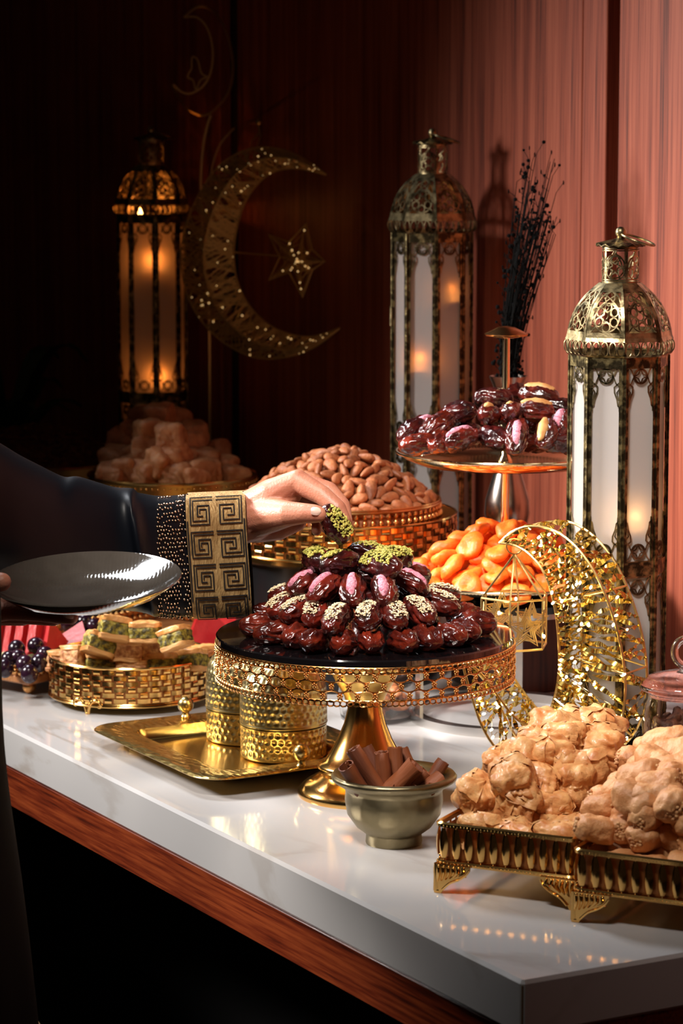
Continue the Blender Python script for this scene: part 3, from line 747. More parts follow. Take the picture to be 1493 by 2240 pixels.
# dried black flowers
db = thing('dried_flowers', 'bunch of dried black flower stems with round seed heads, standing in the pewter vase', 'dried flowers', (VA_C.x, VA_C.y, VB+.145))
DRY = M('dried_black', (.003, .003, .003), .9, spec=.1)
rnd = random.Random(5)
for k in range(58):
    tx, ty = rnd.uniform(-.1, 1.0), rnd.uniform(.55, 1.0)
    topx = (1125+rnd.uniform(0, 92)-1107); topy = 330+rnd.uniform(0, 190)+(60 if topx < 40 else 0)
    p3 = D(1107+topx, topy, 3.46+rnd.uniform(-.03, .03)); o = Vector(db.location)
    end = p3-o; a0 = rnd.uniform(0, 6.28); b0 = Vector((.004*math.cos(a0), .004*math.sin(a0), 0))
    mid = b0.lerp(end, .5)+Vector((-.010-.004*rnd.random(), rnd.uniform(-.006, .006), .0)); mid2 = b0.lerp(end, .22)+Vector((-.006, 0, 0))
    pts = smooth_pts([b0, mid2, mid, end], 6); mb = MB(); mb.tube(pts, [.0011-.0007*i/len(pts) for i in range(len(pts))], 4)
    for i in range(2, len(pts)):
        if rnd.random() < .75:
            q = pts[i]; e = q+Vector((rnd.uniform(-.010, .010), rnd.uniform(-.008, .008), rnd.uniform(.004, .016))); mb.tube([q, e], .0004, 3)
            if rnd.random() < .55: mb.ball(e, rnd.uniform(.0015, .0032), None, 6, 4)
            else: mb.ball(e, (.0010, .0010, .003), None, 5, 4)
    mb.build('stem', DRY, db)
# ================================================================ food
# ---- dates
DATE1 = M('glossy_date', srgb(52, 14, 12), .26, 0, srgb(122, 34, 20), 70, .35, 260, coat=.7, lo=.42, hi=.78, objrand=.25)
DATE2 = M('dark_date', srgb(34, 10, 12), .24, 0, srgb(84, 22, 18), 70, .35, 260, coat=.7, lo=.42, hi=.75, objrand=.25)
DATE3 = M('red_date', srgb(62, 16, 12), .25, 0, srgb(128, 40, 20), 60, .35, 240, coat=.7, lo=.40, hi=.75, objrand=.2)
PINK = M('rose_filling', srgb(222, 150, 168), .75, 0, srgb(176, 92, 116), 320, .8, 500, lo=.4, hi=.7)
PISTA = M('pistachio_crumb', srgb(206, 190, 96), .6, 0, srgb(140, 140, 52), 300, lo=.4, hi=.6)
SESAME = M('sesame_seed', srgb(244, 228, 196), .5, 0, srgb(226, 202, 160), 250, lo=.4, hi=.6)
NUT = M('blanched_almond', srgb(214, 164, 104), .45, 0, srgb(190, 130, 74), 90)
DL, DW = .0215, .0128
def date_mesh(seed, mat, open_=0.0, L=1.0):
    mb = MB(); nu, nv = 56, 46
    def fn(u, v):
        a = 2*PI*u; t = PI*v; x = -math.cos(t)*DL*L
        prof = math.sin(t)**.72
        w = nz((math.cos(a)*1.4*prof, math.sin(a)*1.4*prof, x*55), 1.0, seed)*.22+nz((math.cos(a)*3.0*prof, math.sin(a)*3.0*prof, x*95), 1.0, seed+9)*.12
        ca, sa = math.cos(a)*prof, math.sin(a)*prof; q_ = nz((ca*1.2, sa*1.2, x*40), 1.0, seed+13)*.9
        rdg = 1-abs(nz((ca*2.1+q_, sa*2.1, x*62+q_), 1.0, seed+3))*3.0
        rd2 = 1-abs(nz((ca*3.6+q_, sa*3.6, x*120), 1.0, seed+5))*3.0
        w += .24*max(-.3, rdg)+.10*max(-.3, rd2)-.14
        r = DW*prof*(1+.60*w)
        y, z = r*math.cos(a), r*math.sin(a)*.94
        if open_ and z > 0:
            k = max(0, 1-abs(y)/(DW*.45))*(math.sin(t)**.7); z -= k*DW*open_
        bend = .0022*math.sin(t+seed)
        return (x, y+bend, z)
    mb.grid(nu, nv, fn, None, True)
    return mb.mesh('date_flesh', mat, True, 0)
DM = {}
for k, (mat, op) in {'plain': (DATE3, .45), 'dark': (DATE2, .15), 'sesame': (DATE1, .3), 'pink': (DATE1, .3), 'pista': (DATE2, .25), 'nut': (DATE1, .35)}.items():
    DM[k] = [date_mesh(3.1*i+len(k), mat, op, 1+.06*(i-1)) for i in range(4)]
def crumbs_mesh(seed, n, mat, size, flat, hw, name):
    r = random.Random(seed); mb = MB()
    for i in range(n):
        u = r.uniform(-.80, .80); w = r.uniform(-1, 1)*hw; x = u*DL; prof = math.sqrt(max(0.02, 1-u*u))**.8
        a = PI/2+w; rr = DW*prof*1.0+r.uniform(-.0003, .0014)
        s = size*r.uniform(.7, 1.25)
        m = Matrix.Translation((x, rr*math.cos(a), rr*math.sin(a)*.94)) @ Matrix.Rotation(r.uniform(0, 6.3), 4, 'Z') @ Matrix.Rotation(r.uniform(-.9, .9), 4, 'X')
        if flat: mb.ball((0, 0, 0), (s*1.5, s*.85, s*.5), m, 6, 4)
        else: mb.ball((0, 0, 0), (s*1.2, s*.9, s*.75), m, 5, 3)
    return mb.mesh(name, mat, False if not flat else True, 0)
CRP = [crumbs_mesh(i, 190, PISTA, .0013, False, .85, 'pistachio_topping') for i in range(3)]
CRS = [crumbs_mesh(20+i, 210, SESAME, .0010, True, .70, 'sesame_topping') for i in range(3)]
def fill_mesh(seed, mat, name):
    mb = MB(); nu, nv = 18, 14
    def fn(u, v):
        a = 2*PI*u; t = PI*v; p = Vector((-math.cos(t)*DL*.78, math.sin(t)*math.cos(a)*.0058, math.sin(t)*math.sin(a)*.0062))
        return p*(1+.16*nz(p, 260, seed))+Vector((0, 0, .0075))
    mb.grid(nu, nv, fn, None, True); return mb.mesh(name, mat, True, 0)
FLP = [fill_mesh(i*2.2, PINK, 'rose_filling') for i in range(3)]; FLN = fill_mesh(7, NUT, 'almond_filling')
def date(kind, pos, yaw, pitch, roll, label, group, k=0, sc=1.0):
    t = thing('date', label, 'date', (0, 0, 0), 0, group)
    t.matrix_local = Matrix.Translation(pos) @ Matrix.Rotation(yaw, 4, 'Z') @ Matrix.Rotation(pitch, 4, 'Y') @ Matrix.Rotation(roll, 4, 'X') @ Matrix.Scale(sc, 4)
    link('date_flesh', DM[kind][k % 4], t)
    if kind == 'pista': tag(link('pistachio_topping', CRP[k % 3], t), 'chopped green pistachio', None, None, 'stuff')
    if kind == 'sesame': tag(link('sesame_topping', CRS[k % 3], t), 'pale sesame seeds', None, None, 'stuff')
    if kind == 'pink': link('rose_filling', FLP[k % 3], t)['label'] = 'pink rose filling'
    if kind == 'nut': link('almond_filling', FLN, t)['label'] = 'blanched almond filling'
    return t
rd = random.Random(21)
def ring_dates(kind, z, pxs, tilt, desc, group, roll=0.0, scl=1.0):
    for i, q in enumerate(pxs):
        p = P(q[0], q[1], z); v = p-ST_C; yaw = math.atan2(v.y, v.x)+rd.uniform(-.22, .22)+(math.radians(q[2]) if len(q) > 2 else 0)
        date(kind, p, yaw, tilt+rd.uniform(-.08, .08), roll+rd.uniform(-.25, .25), desc % ORD[i], group, i, scl*rd.uniform(.97, 1.05))
ring_dates('plain', ST_Z+.0125, [(566, 1366), (600, 1382), (652, 1389), (692, 1399), (750, 1404), (812, 1401), (880, 1400), (934, 1393), (980, 1387), (1012, 1378), (1036, 1364)], 0.02, 'plain split date, %s from the left in the bottom ring on the mirror stand', 'plain dates in the bottom ring', 0)
ring_dates('sesame', ST_Z+.034, [(622, 1326), (652, 1334), (690, 1338), (738, 1353), (802, 1349), (864, 1346), (914, 1337), (956, 1318)], .28, 'date topped with white sesame, %s from the left in the second ring', 'sesame dates in the second ring', 0)
ring_dates('pink', ST_Z+.056, [(664, 1278), (707, 1288), (774, 1291), (838, 1291), (898, 1276)], .42, 'date with pink rose filling, %s from the left in the third ring', 'pink filled dates in the third ring', 0)
ring_dates('pista', ST_Z+.0775, [(692, 1226, 60), (742, 1232, -20), (806, 1214, 75), (832, 1236, 40), (858, 1226, 60)], .0, 'date topped with green pistachio, %s from the left at the top of the pyramid', 'pistachio dates at the top', .35, 1.08)
# the far side of the pyramid
for (z, r, n, kind, a0, a1) in ((.0125, .108, 5, 'plain', 20, 160), (.034, .082, 5, 'sesame', 15, 165), (.056, .052, 3, 'pink', 20, 160), (.012, .055, 6, 'dark', 0, 300), (.036, .035, 4, 'dark', 0, 270), (.056, .008, 1, 'dark', 0, 0)):
    for i in range(n):
        a = math.radians(a0+(a1-a0)*i/max(1, n-1)); p = ST_C+Vector((r*math.cos(a), r*math.sin(a), ST_Z+z))
        date(kind, p, a+rd.uniform(-.2, .2), .2 if z > .03 else 0, 0, 'date hidden at the back or inside of the pyramid', 'dates at the back of the pyramid', i)
# ---- dates on the upper tier
def free_dates(lst, labf, group):
    for i, (kind, px, py, d, yaw, pitch, lab) in enumerate(lst):
        date(kind, D(px, py, d), math.radians(yaw), math.radians(pitch), rd.uniform(-.3, .3), lab, group, i, 1.04)
UT = 'dates on the upper tier'
free_dates([
 ('dark', 899, 944, 3.135, 40, -25, 'dark date at the far left edge of the upper tier'),
 ('pink', 921, 938, 3.155, 35, -25, 'pink dusted date leaning at the left of the upper tier'),
 ('plain', 956, 932, 3.120, 22, -28, 'long shiny red date lying across the left of the upper tier'),
 ('plain', 920, 971, 3.105, 20, 0, 'small red date low at the left front of the upper tier'),
 ('plain', 966, 967, 3.100, 50, -8, 'red date beside the pink one at the front of the upper tier'),
 ('pink', 1008, 960, 3.092, 35, -12, 'pink filled date, leftmost big one at the front of the upper tier'),
 ('dark', 1078, 958, 3.095, 120, -10, 'dark wrinkled date at the middle front of the upper tier'),
 ('pink', 1131, 955, 3.085, 85, -42, 'upright pink filled date at the front of the upper tier below the pole'),
 ('nut', 1192, 950, 3.085, 75, -38, 'date with almond and pink dust at the right front of the upper tier'),
 ('dark', 1000, 905, 3.150, 12, -18, 'dark date in the second row behind the long red one'),
 ('nut', 1066, 908, 3.120, 80, 12, 'date with a pale almond in its end, left of the middle'),
 ('nut', 1119, 908, 3.115, 85, 25, 'date showing a broken almond, right below the pole'),
 ('nut', 1172, 898, 3.130, 5, 5, 'date with an almond strip lying at the right of the second row'),
 ('dark', 1078, 871, 3.165, 8, 4, 'big dark wrinkled date at the top left of the upper heap'),
 ('nut', 1178, 864, 3.160, -15, 6, 'long date with almond edge at the top right of the upper heap'),
 ('dark', 1132, 862, 3.210, 40, 0, 'date behind the pole at the top of the upper heap'),
 ('pink', 1227, 928, 3.105, 70, -30, 'pink date beside the lantern on the upper tier'),
 ('dark', 1224, 893, 3.150, 10, 0, 'dark date beside the lantern in the second row'),
 ('dark', 1226, 968, 3.090, 20, 0, 'dark date low beside the lantern on the upper tier'),
 ('dark', 1030, 950, 3.150, 60, 0, 'dark date deep inside the upper heap, left'),
 ('dark', 1150, 935, 3.160, 100, 0, 'dark date deep inside the upper heap, right'),
 ('dark', 1100, 935, 3.170, 10, 0, 'dark date deep inside the upper heap, middle'),
 ('dark', 1100, 960, 3.200, 30, 0, 'dark date at the bottom of the upper heap behind the pole'),
 ('plain', 1160, 965, 3.150, 30, 0, 'red date at the bottom of the upper heap, right'),
 ('dark', 985, 950, 3.170, 30, 0, 'dark date at the bottom of the upper heap, left'),
], None, UT)
# ---- almonds
ALM = M('almond_skin', srgb(150, 84, 48), .5, 0, srgb(190, 118, 72), 120, .5, 300, lo=.35, hi=.7, objrand=.22, detail=5)
def almond_mesh(seed, L=.0118, W=.0070, T=.0044, mat=None, name='almond'):
    mb = MB(); nu, nv = 14, 12
    def fn(u, v):
        a = 2*PI*u; t = PI*v; x = -math.cos(t); w = math.sin(t)**.9*(1-.30*x)*.97
        gr = 1+.035*math.sin(9*a+seed)*math.sin(t)
        return (x*L, w*W*math.cos(a)*gr, w*T*math.sin(a)*gr)
    mb.grid(nu, nv, fn, None, True); return mb.mesh(name, mat or ALM, True, 0)
AMS = [almond_mesh(i, .0118*(1+.08*(i-1)), .0070*(1-.05*(i % 2)), .0044) for i in range(3)]
def poisson(n_try, R, mind, rnd, test):
    pts = []
    for _ in range(n_try):
        r = R*math.sqrt(rnd.random()); a = rnd.uniform(0, 2*PI); p = (r*math.cos(a), r*math.sin(a))
        if not test(*p): continue
        if all((p[0]-q[0])**2+(p[1]-q[1])**2 > mind*mind for q in pts): pts.append(p)
    return pts
ra = random.Random(4)
hz = lambda x, y: .2135+.065*(1-(min(1, math.hypot(x, y)/.121))**1.75)
core = MB(); core.lathe([(0, .2725)]+[(r, hz(r, 0)-.007) for r in (.02, .04, .06, .08, .1, .115, .119)]+[(.119, .1935)], 48)
tag(core.build('almond_fill', ALM, None, True, 0, (AL_C.x, AL_C.y, 0)), 'brown almonds packed beneath the surface of the big almond heap', 'almonds', None, 'stuff')
ps = poisson(9000, .117, .0118, ra, lambda x, y: y < .045)[:300]
for i, (x, y) in enumerate(ps):
    z = hz(x, y); e = .004
    n = Vector((-(hz(x+e, y)-hz(x-e, y))/(2*e), -(hz(x, y+e)-hz(x, y-e))/(2*e), 1)).normalized()
    n = (n+Vector((ra.uniform(-.55, .55), ra.uniform(-.55, .55), 0))).normalized()
    q = n.to_track_quat('Z', 'Y').to_matrix().to_4x4() @ Matrix.Rotation(ra.uniform(0, 6.3), 4, 'Z') @ Matrix.Rotation(ra.choice((0, 0, 0, .5, 1.2)), 4, 'X')
    o = link('almond', AMS[i % 3], None, mat=Matrix.Translation((AL_C.x+x, AL_C.y+y, z+ra.uniform(-.0015, .0025))) @ q @ Matrix.Scale(ra.uniform(.92, 1.12), 4))
    tag(o, 'brown almond on the surface of the big heap in the gold tray', 'almond', 'almonds heaped in the gold tray')
# ---- dried apricots
APR = M('dried_apricot', srgb(238, 102, 20), .48, 0, srgb(252, 140, 46), 55, .7, 130, sss=.3, sssr=.008, lo=.35, hi=.7, objrand=.14)
def apricot_mesh(seed):
    mb = MB(); nu, nv = 24, 16
    def fn(u, v):
        a = 2*PI*u; t = PI*v
        p = Vector((math.sin(t)*math.cos(a)*.0192, math.sin(t)*math.sin(a)*.0178, math.cos(t)*.0098))
        f = 1+.20*nz(p, 62, seed)+.07*(.5-2*abs(nz(p, 120, seed+4)))
        p = p*f; p.z -= .0050*math.exp(-((p.x/.008)**2+(p.y/.007)**2))*(1 if math.cos(t) > 0 else -.6); p.z += .004*nz((p.x, p.y, 0), 60, seed+8)
        return p
    mb.grid(nu, nv, fn, None, True); return mb.mesh('dried_apricot', APR, True, 0)
APM = [apricot_mesh(2.7*i) for i in range(5)]
rp = random.Random(9)
hp = lambda x, y: TZ1-.004+.062*(1-(min(1, math.hypot(x, y)/.112))**1.7)
layers = [(.112, .027, 0.0), (.098, .027, -.014), (.08, .03, -.028)]
cnt = 0
for R_, md, dz in layers:
    for (x, y) in poisson(3000, R_, md, rp, lambda x, y: y < .06 and math.hypot(x, y) > .016):
        z = max(TZ1-.004, hp(x, y)+dz); e = .004
        n = Vector((-(hp(x+e, y)-hp(x-e, y))/(2*e), -(hp(x, y+e)-hp(x, y-e))/(2*e), 1)).normalized()
        n = (n+Vector((rp.uniform(-.5, .5), rp.uniform(-.5, .5), 0))).normalized()
        q = n.to_track_quat('Z', 'Y').to_matrix().to_4x4() @ Matrix.Rotation(rp.uniform(0, 6.3), 4, 'Z')
        o = link('dried_apricot', APM[cnt % 5], None, mat=Matrix.Translation((TI_C.x+x, TI_C.y+y, z)) @ q @ Matrix.Scale(rp.uniform(.80, .98), 4))
        tag(o, 'orange dried apricot in the heap on the lower tier of the plate stand', 'dried apricot', 'dried apricots on the lower tier'); cnt += 1
# ---- baklava squares in the woven basket
CRUST = M('baklava_crust', srgb(206, 140, 74), .42, 0, srgb(232, 178, 112), 60, .9, 130, coat=.25, lo=.35, hi=.65, objrand=.12, detail=6)
FILO = M('filo_layers', srgb(214, 160, 96), .5, 0, srgb(180, 116, 58), 40, .9, 260, stretch=(.3, .3, 3.0), lo=.4, hi=.6)
GREEN = M('pistachio_filling', srgb(158, 142, 48), .55, 0, srgb(60, 52, 18), 230, 1.0, 260, lo=.38, hi=.62)
WALNUT = M('walnut_filling', srgb(222, 172, 118), .6, 0, srgb(168, 104, 60), 190, 1.0, 240, lo=.38, hi=.62)
def slab_mesh(sx, sy, z0, z1, seed, mat, name, amp=.0010, bulge=.0):
    mb = MB(); nu, nv = 32, 9
    def fn(u, v):
        a = 2*PI*u; c, s_ = math.cos(a), math.sin(a); k = (abs(c)**9+abs(s_)**9)**(-1/9.0)
        vv = v*2-1; edge = 1-.05*abs(vv)**6
        p = Vector((c*k*sx*edge, s_*k*sy*edge, z0+(z1-z0)*v))
        p += Vector((c, s_, 0))*amp*2*nz(p, 210, seed); p.z += amp*1.4*nz(p, 90, seed+5)+bulge*(1-(p.x/sx)**2)*(1 if v > .5 else 0)
        return p
    mb.grid(nu, nv, fn, None, True)
    def cap(z, sg):
        g = [fn(i/nu, 1 if sg > 0 else 0) for i in range(nu)]; c = sum(g, Vector())/nu; c.z += sg*.0012+bulge*(sg > 0)
        mid = [p.lerp(c, .5)+Vector((0, 0, sg*(.0007+amp*nz(p, 120, seed)))) for p in g]
        vs = g+mid+[c]; fs = []
        for i in range(nu):
            j = (i+1) % nu
            f1, f2 = (i, j, nu+j, nu+i), (nu+i, nu+j, 2*nu)
            fs += [f1, f2] if sg > 0 else [f1[::-1], f2[::-1]]
        mb.add(vs, fs)
    cap(z1, 1); cap(z0, -1)
    return mb.mesh(name, mat, True, 55)
BKS = []
for i, fm in enumerate((GREEN, WALNUT, GREEN)):
    sx, sy = .0158+.001*i, .0150
    BKS.append((slab_mesh(sx, sy, .0062, .0118, i*3.0, CRUST, 'crust', .0010, .0006), slab_mesh(sx*.99, sy*.99, -.0066, .0066, i*3.0+1, fm, 'nut_filling', .0013), slab_mesh(sx, sy, -.0112, -.0062, i*3.0+2, FILO, 'filo_base', .0008)))
def baklava(pos, yaw, rx, ry, kind, label, sc=1.0):
    t = thing('baklava', label, 'baklava', (0, 0, 0), 0, 'baklava pieces in the woven basket')
    t.matrix_local = Matrix.Translation(pos) @ Matrix.Rotation(math.radians(yaw), 4, 'Z') @ Matrix.Rotation(math.radians(rx), 4, 'X') @ Matrix.Rotation(math.radians(ry), 4, 'Y') @ Matrix.Scale(sc, 4)
    for me in BKS[kind]: link(me.name.split('.')[0], me, t)
for (px, py, z, yaw, rx, ry, k, sc, lab) in [
 (250, 1377, .098, 15, 16, 12, 0, 1.15, 'baklava with thick green pistachio side at the top left of the pile'),
 (318, 1383, .096, -5, 6, 0, 2, 1.0, 'baklava with green filling at the top middle of the pile, under the plate'),
 (384, 1397, .092, -25, 8, -22, 0, 1.05, 'baklava leaning right with dark green side at the right of the pile'),
 (216, 1411, .078, 25, 14, 24, 0, 1.1, 'baklava tilted left with bright green pistachios in the middle row'),
 (275, 1422, .070, 5, 4, 4, 1, 1.1, 'square baklava with pale walnut front, left one in the middle of the pile'),
 (342, 1419, .070, -8, 4, -4, 1, 1.1, 'square baklava with pale walnut front, right one in the middle of the pile'),
 (172, 1438, .058, 50, 8, 14, 1, 1.1, 'golden baklava slumped at the left side of the basket'),
 (222, 1454, .052, 12, 10, 6, 2, 1.1, 'baklava with green filling at the front left, just above the rim'),
 (288, 1466, .046, 0, 6, 0, 1, 1.1, 'flat golden baklava at the middle of the front rim'),
 (356, 1454, .052, -8, 10, -4, 0, 1.1, 'baklava with green filling at the front right, just above the rim'),
 (414, 1446, .054, -30, 10, -10, 2, 1.1, 'baklava with flaky torn top at the right of the front row'),
 (140, 1450, .044, 70, 0, 14, 1, 1.1, 'golden baklava at the far left inside the rim'),
 (440, 1436, .048, -50, 0, -10, 1, 1.05, 'golden baklava at the far right inside the rim')]:
    baklava(P(px, py, z), yaw, -rx, ry, k, lab, sc)
for (x, y, z) in ((-.055, .045, .03), (0, .055, .03), (.055, .045, .03), (-.03, .02, .045), (.03, .02, .045), (0, -.035, .028), (-.05, -.03, .026), (.05, -.03, .026), (0, .02, .066), (-.055, .0, .05), (.055, 0, .05)):
    baklava(BK_C+Vector((x, y, z)), 20*x*10, 0, 0, 1, 'golden baklava buried inside the pile in the woven basket')
# ---- crumpled filo pastries and rolled pastries
FLAKY = M('flaky_filo', srgb(232, 178, 118), .45, 0, srgb(188, 106, 48), 60, .5, 170, coat=.12, sss=.12, sssr=.005, stretch=(1, 1, 1.6), lo=.35, hi=.76, objrand=.10, detail=6)
ROLLED = M('soft_roll', srgb(222, 164, 112), .5, 0, srgb(186, 118, 66), 50, .8, 170, sss=.12, sssr=.006, lo=.40, hi=.72, objrand=.10, detail=6)
def chunk_mesh(seed, mat, name, sx=.022, sy=.019, sz=.018, fold=1.0, box=3.2):
    mb = MB(); nu, nv = 72, 50; rr_ = random.Random(int(seed*10)); ax = Vector((rr_.uniform(-.6, .6), rr_.uniform(-.6, .6), 1)).normalized()
    def fn(u, v):
        a = 2*PI*u; t = PI*v
        d = Vector((math.sin(t)*math.cos(a), math.sin(t)*math.sin(a), math.cos(t)))
        k = (abs(d.x)**box+abs(d.y)**box+abs(d.z)**box)**(-1/box)
        p = Vector((d.x*sx, d.y*sy, d.z*sz))*k
        az = math.atan2(d.y, d.x); side = max(0, 1-abs(d.z)**2)
        wq = p+Vector((nz(p, 80, seed+20), nz(p, 80, seed+30), nz(p, 80, seed+40)))*.006
        f = 1+(.26 if fold < 1 else .20)*nz(p, 48, seed)+fold*(.10*(.6-2*abs(nz(wq, 62, seed+2)))+.025*(.6-2*abs(nz(wq, 190, seed+5))))
        pl_ = math.sin(az*5+5*nz(p, 55, seed+3)+d.z*1.2+seed); f += fold*side*(.15*(.45-abs(pl_)**1.5)+.030*math.sin(az*21+9*nz(p, 70, seed+9)))*(1.2 if d.z < .3 else .6)
        h = p.dot(ax); lay = math.sin(h*1500+5*nz(p, 70, seed+6))
        f += fold*.030*lay*max(0, nz(p, 60, seed+11)+.35)
        return p*f
    mb.grid(nu, nv, fn, None, True)
    if fold >= 1.0:           # loose curling filo leaves around the core
        for q in range(4):
            a0 = rr_.uniform(0, 1); t0 = rr_.uniform(.12, .62); da, dt = rr_.uniform(.10, .22), rr_.uniform(.12, .26); ph = rr_.uniform(0, 6); lift_ = rr_.uniform(.0005, .0030)
            def leaf(u, v):
                e = (2*v-1); w_ = (2*u-1); rag = 1+.08*math.sin(9*u+ph)+.04*math.sin(21*u+2*ph)
                b_ = Vector(fn((a0+da*w_) % 1.0, max(.02, min(.98, t0+dt*e*rag)))); k_ = .0010+lift_*max(0, e)**2+.0012*math.sin(w_*7+ph+e*2)
                return b_+b_.normalized()*k_
            mb.grid(12, 9, leaf)
    return mb.mesh(name, mat, True, 0)
FCH = [chunk_mesh(1.3*i+.4, FLAKY, 'filo_pastry', .0215+.002*(i % 3), .0195, .0185+.002*(i % 2), 1.0, 4.5) for i in range(6)]
def roll_mesh(seed):
    mb = MB(); nu, nv = 40, 30
    def fn(u, v):
        a = 2*PI*u; t = PI*v; x = -math.cos(t); pr = (1-abs(x)**5)**.5 if abs(x) < 1 else 0
        p = Vector((x*.0225, pr*.0155*math.cos(a), pr*.0145*math.sin(a)))
        f = 1+.16*nz(p, 60, seed)+.09*(1-2*abs(nz(p, 105, seed+4)))+.03*math.sin(a*3+x*2.2+seed)
        return p*f
    mb.grid(nu, nv, fn, None, True)
    mb.cur = 1
    for sg in (-1, 1):
        for q in range(16):
            a = q*2.4; r_ = .0075*math.sqrt((q+.3)/16); mb.ball((sg*.0218, r_*math.cos(a), r_*math.sin(a)), (.0024, .0022, .0020), None, 6, 4)
    return mb.mesh('rolled_pastry', [ROLLED, WALNUT], True, 0)
RCH = [roll_mesh(2.1*i) for i in range(5)]
# ---- the two rectangular gallery trays on leafy feet
def leaf_slat_mesh(h):
    mb = MB(); nu, nv = 5, 9
    def fn(u, v):
        s_ = u*2-1; w = .0042*(.55+.45*math.sin(PI*min(1, v*1.05))**.6)*(1-.35*v**6)
        return (s_*w, -.0030*(1-s_*s_)*math.sin(PI*(.15+.85*v))-.0005, v*h)
    mb.grid(nu, nv, fn); mb.tube([(0, 0, -.003), (0, 0, .001)], .0007, 4); mb.tube([(0, 0, h-.001), (0, 0, h+.003)], .0007, 4)
    return mb.mesh('slat', GOLD, True, 0)
def leaf_foot_mesh():
    """corner foot: two acanthus wings meeting over a small ball foot (wings along +x and -y)"""
    mb = MB()
    poly = [(0, .0270), (.034, .0270), (.0335, .0225), (.0290, .0205), (.0300, .0170), (.0240, .0165), (.0225, .0125), (.0170, .0125), (.0125, .0085), (.0085, .0040), (.0062, .0), (.0, .0)]
    for m in (Matrix.Identity(4), Matrix(((0, 1, 0, 0), (1, 0, 0, 0), (0, 0, 1, 0), (0, 0, 0, 1)))):
        mb.extrude(poly, .0022, m)
        for k in range(6):
            x0, z0 = .003+.0048*k, .0255; x1, z1 = .0045+.0040*k, .0255-.0150+.0014*k
            mb.tube(smooth_pts([(x0, -.0012, z0), (x0+.001, -.0024, (z0+z1)/2), (x1-.002, -.0012, z1)], 4), [.0011, .0013, .0014, .0014, .0013, .0012, .0010, .0009, .0006], 5, m)
            mb.ball((x0+.001, -.0016, z0-.0005), .0013, m, 6, 4)
        mb.tube(smooth_pts([(.0335, -.001, .0240), (.0300, -.002, .0190), (.0235, -.002, .0145), (.0150, -.002, .0105), (.008, -.002, .004)], 4), .0012, 5, m)
    mb.ball((.002, .002, .0022), (.0040, .0040, .0026), None, 12, 8)
    mb.tube([(.001, .001, .002), (.001, .001, .027)], [.0032, .0026], 8)
    return mb.mesh('leaf_foot', GOLD, True, 45)
SLAT_H = .027; SLAT = leaf_slat_mesh(SLAT_H); LFOOT = leaf_foot_mesh()
def gallery_tray(loc, rz, Lx, Ly, label):
    """local x along the short front side, y along the long side"""
    t = thing('gallery_tray', label, 'tray', loc, rz, 'rectangular gold gallery trays'); z0, z1 = .0275, .0640
    R2 = lambda ins, z, r=.010: [(x, y, z) for x, y in rrect(ins, Lx-ins, ins, Ly-ins, r, 4)]
    mb = MB(); loft(mb, [R2(0, z0-.001), R2(-.0012, z0+.001), R2(0, z0+.003), R2(.002, z0+.003)]); loft(mb, [R2(.002, z0+.002), R2(.002, z0+.0018)], False, True); mb.build('floor_plate', GOLD, t, True, 40)
    mb = MB(); loft(mb, [R2(.001, z1-.004), R2(-.0016, z1-.003), R2(-.0018, z1), R2(0, z1+.0014), R2(.0022, z1), R2(.0020, z1-.004), R2(.001, z1-.004)]); rail = mb.build('top_rail', GOLD, t, True, 50)
    bm = MB(); q = R2(-.0012, z1-.0016)
    for a, b in zip(q, q[1:]+q[:1]):
        k = max(1, int((Vector(b)-Vector(a)).length/.0032))
        for i in range(k): bm.ball(Vector(a).lerp(Vector(b), i/k), .0009, None, 5, 3)
    q = R2(-.0012, z0+.001)
    for a, b in zip(q, q[1:]+q[:1]):
        k = max(1, int((Vector(b)-Vector(a)).length/.0034))
        for i in range(k): bm.ball(Vector(a).lerp(Vector(b), i/k), .0009, None, 5, 3)
    sub_part(bm.build('bead_trim', GOLD, t, True, 0), rail)['kind'] = 'stuff'
    zs = z0+.0055
    for L_, org, rot in ((Lx, (0, 0), 0), (Ly, (Lx, 0), PI/2), (Lx, (Lx, Ly), PI), (Ly, (0, Ly), -PI/2)):
        k = int((L_-.012)/.0122); st_ = (L_-.016)/k
        for i in range(k+1):
            link('slat', SLAT, t, mat=mtx((*org, zs), rot) @ Matrix.Translation((.008+st_*i, .0008, 0)))
    mb = MB(); loft(mb, [R2(.0045, z0+.003), R2(.0045, z1-.004)]); mb.build('inner_liner', MATS['amber_liner'], t, True, 40)
    for (x, y, r) in ((0, 0, 0), (Lx, 0, PI/2), (Lx, Ly, PI), (0, Ly, -PI/2)): link('leaf_foot', LFOOT, t, mat=mtx((x, y, 0), r))
    return t
A1 = P(951, 1952); rz1 = math.radians(-26)
T1 = gallery_tray(A1, rz1, .135, .290, 'rectangular gold tray on leafy feet, heaped with crumpled filo pastry')
A2 = P(1251, 2016); rz2 = math.radians(-26.5)
T2 = gallery_tray(A2, rz2, .150, .300, 'rectangular gold tray on leafy feet at the right edge, heaped with rolled pastry')
rf = random.Random(8)
def scatter_px(meshes, lst, name, cat, lab, group, sc, d0=None):
    for i, q in enumerate(lst):
        px, py, z = q[:3]; p = P(px, py, z); s_ = (q[3] if len(q) > 3 else 1.0)*sc
        o = link(name, meshes[i % len(meshes)], None, mat=Matrix.Translation(p) @ Matrix.Rotation(rf.uniform(0, 6.3), 4, 'Z') @ Matrix.Rotation(rf.uniform(-.45, .45), 4, 'X') @ Matrix.Rotation(rf.uniform(-.4, .4), 4, 'Y') @ Matrix.Scale(s_, 4))
        tag(o, lab[i] if isinstance(lab, list) else lab, cat, group)
f_front = [(1046, 1742, .074, 1.12), (1134, 1757, .072, 1.15), (1196, 1768, .066, 1.0), (1228, 1740, .072, 1.0)]
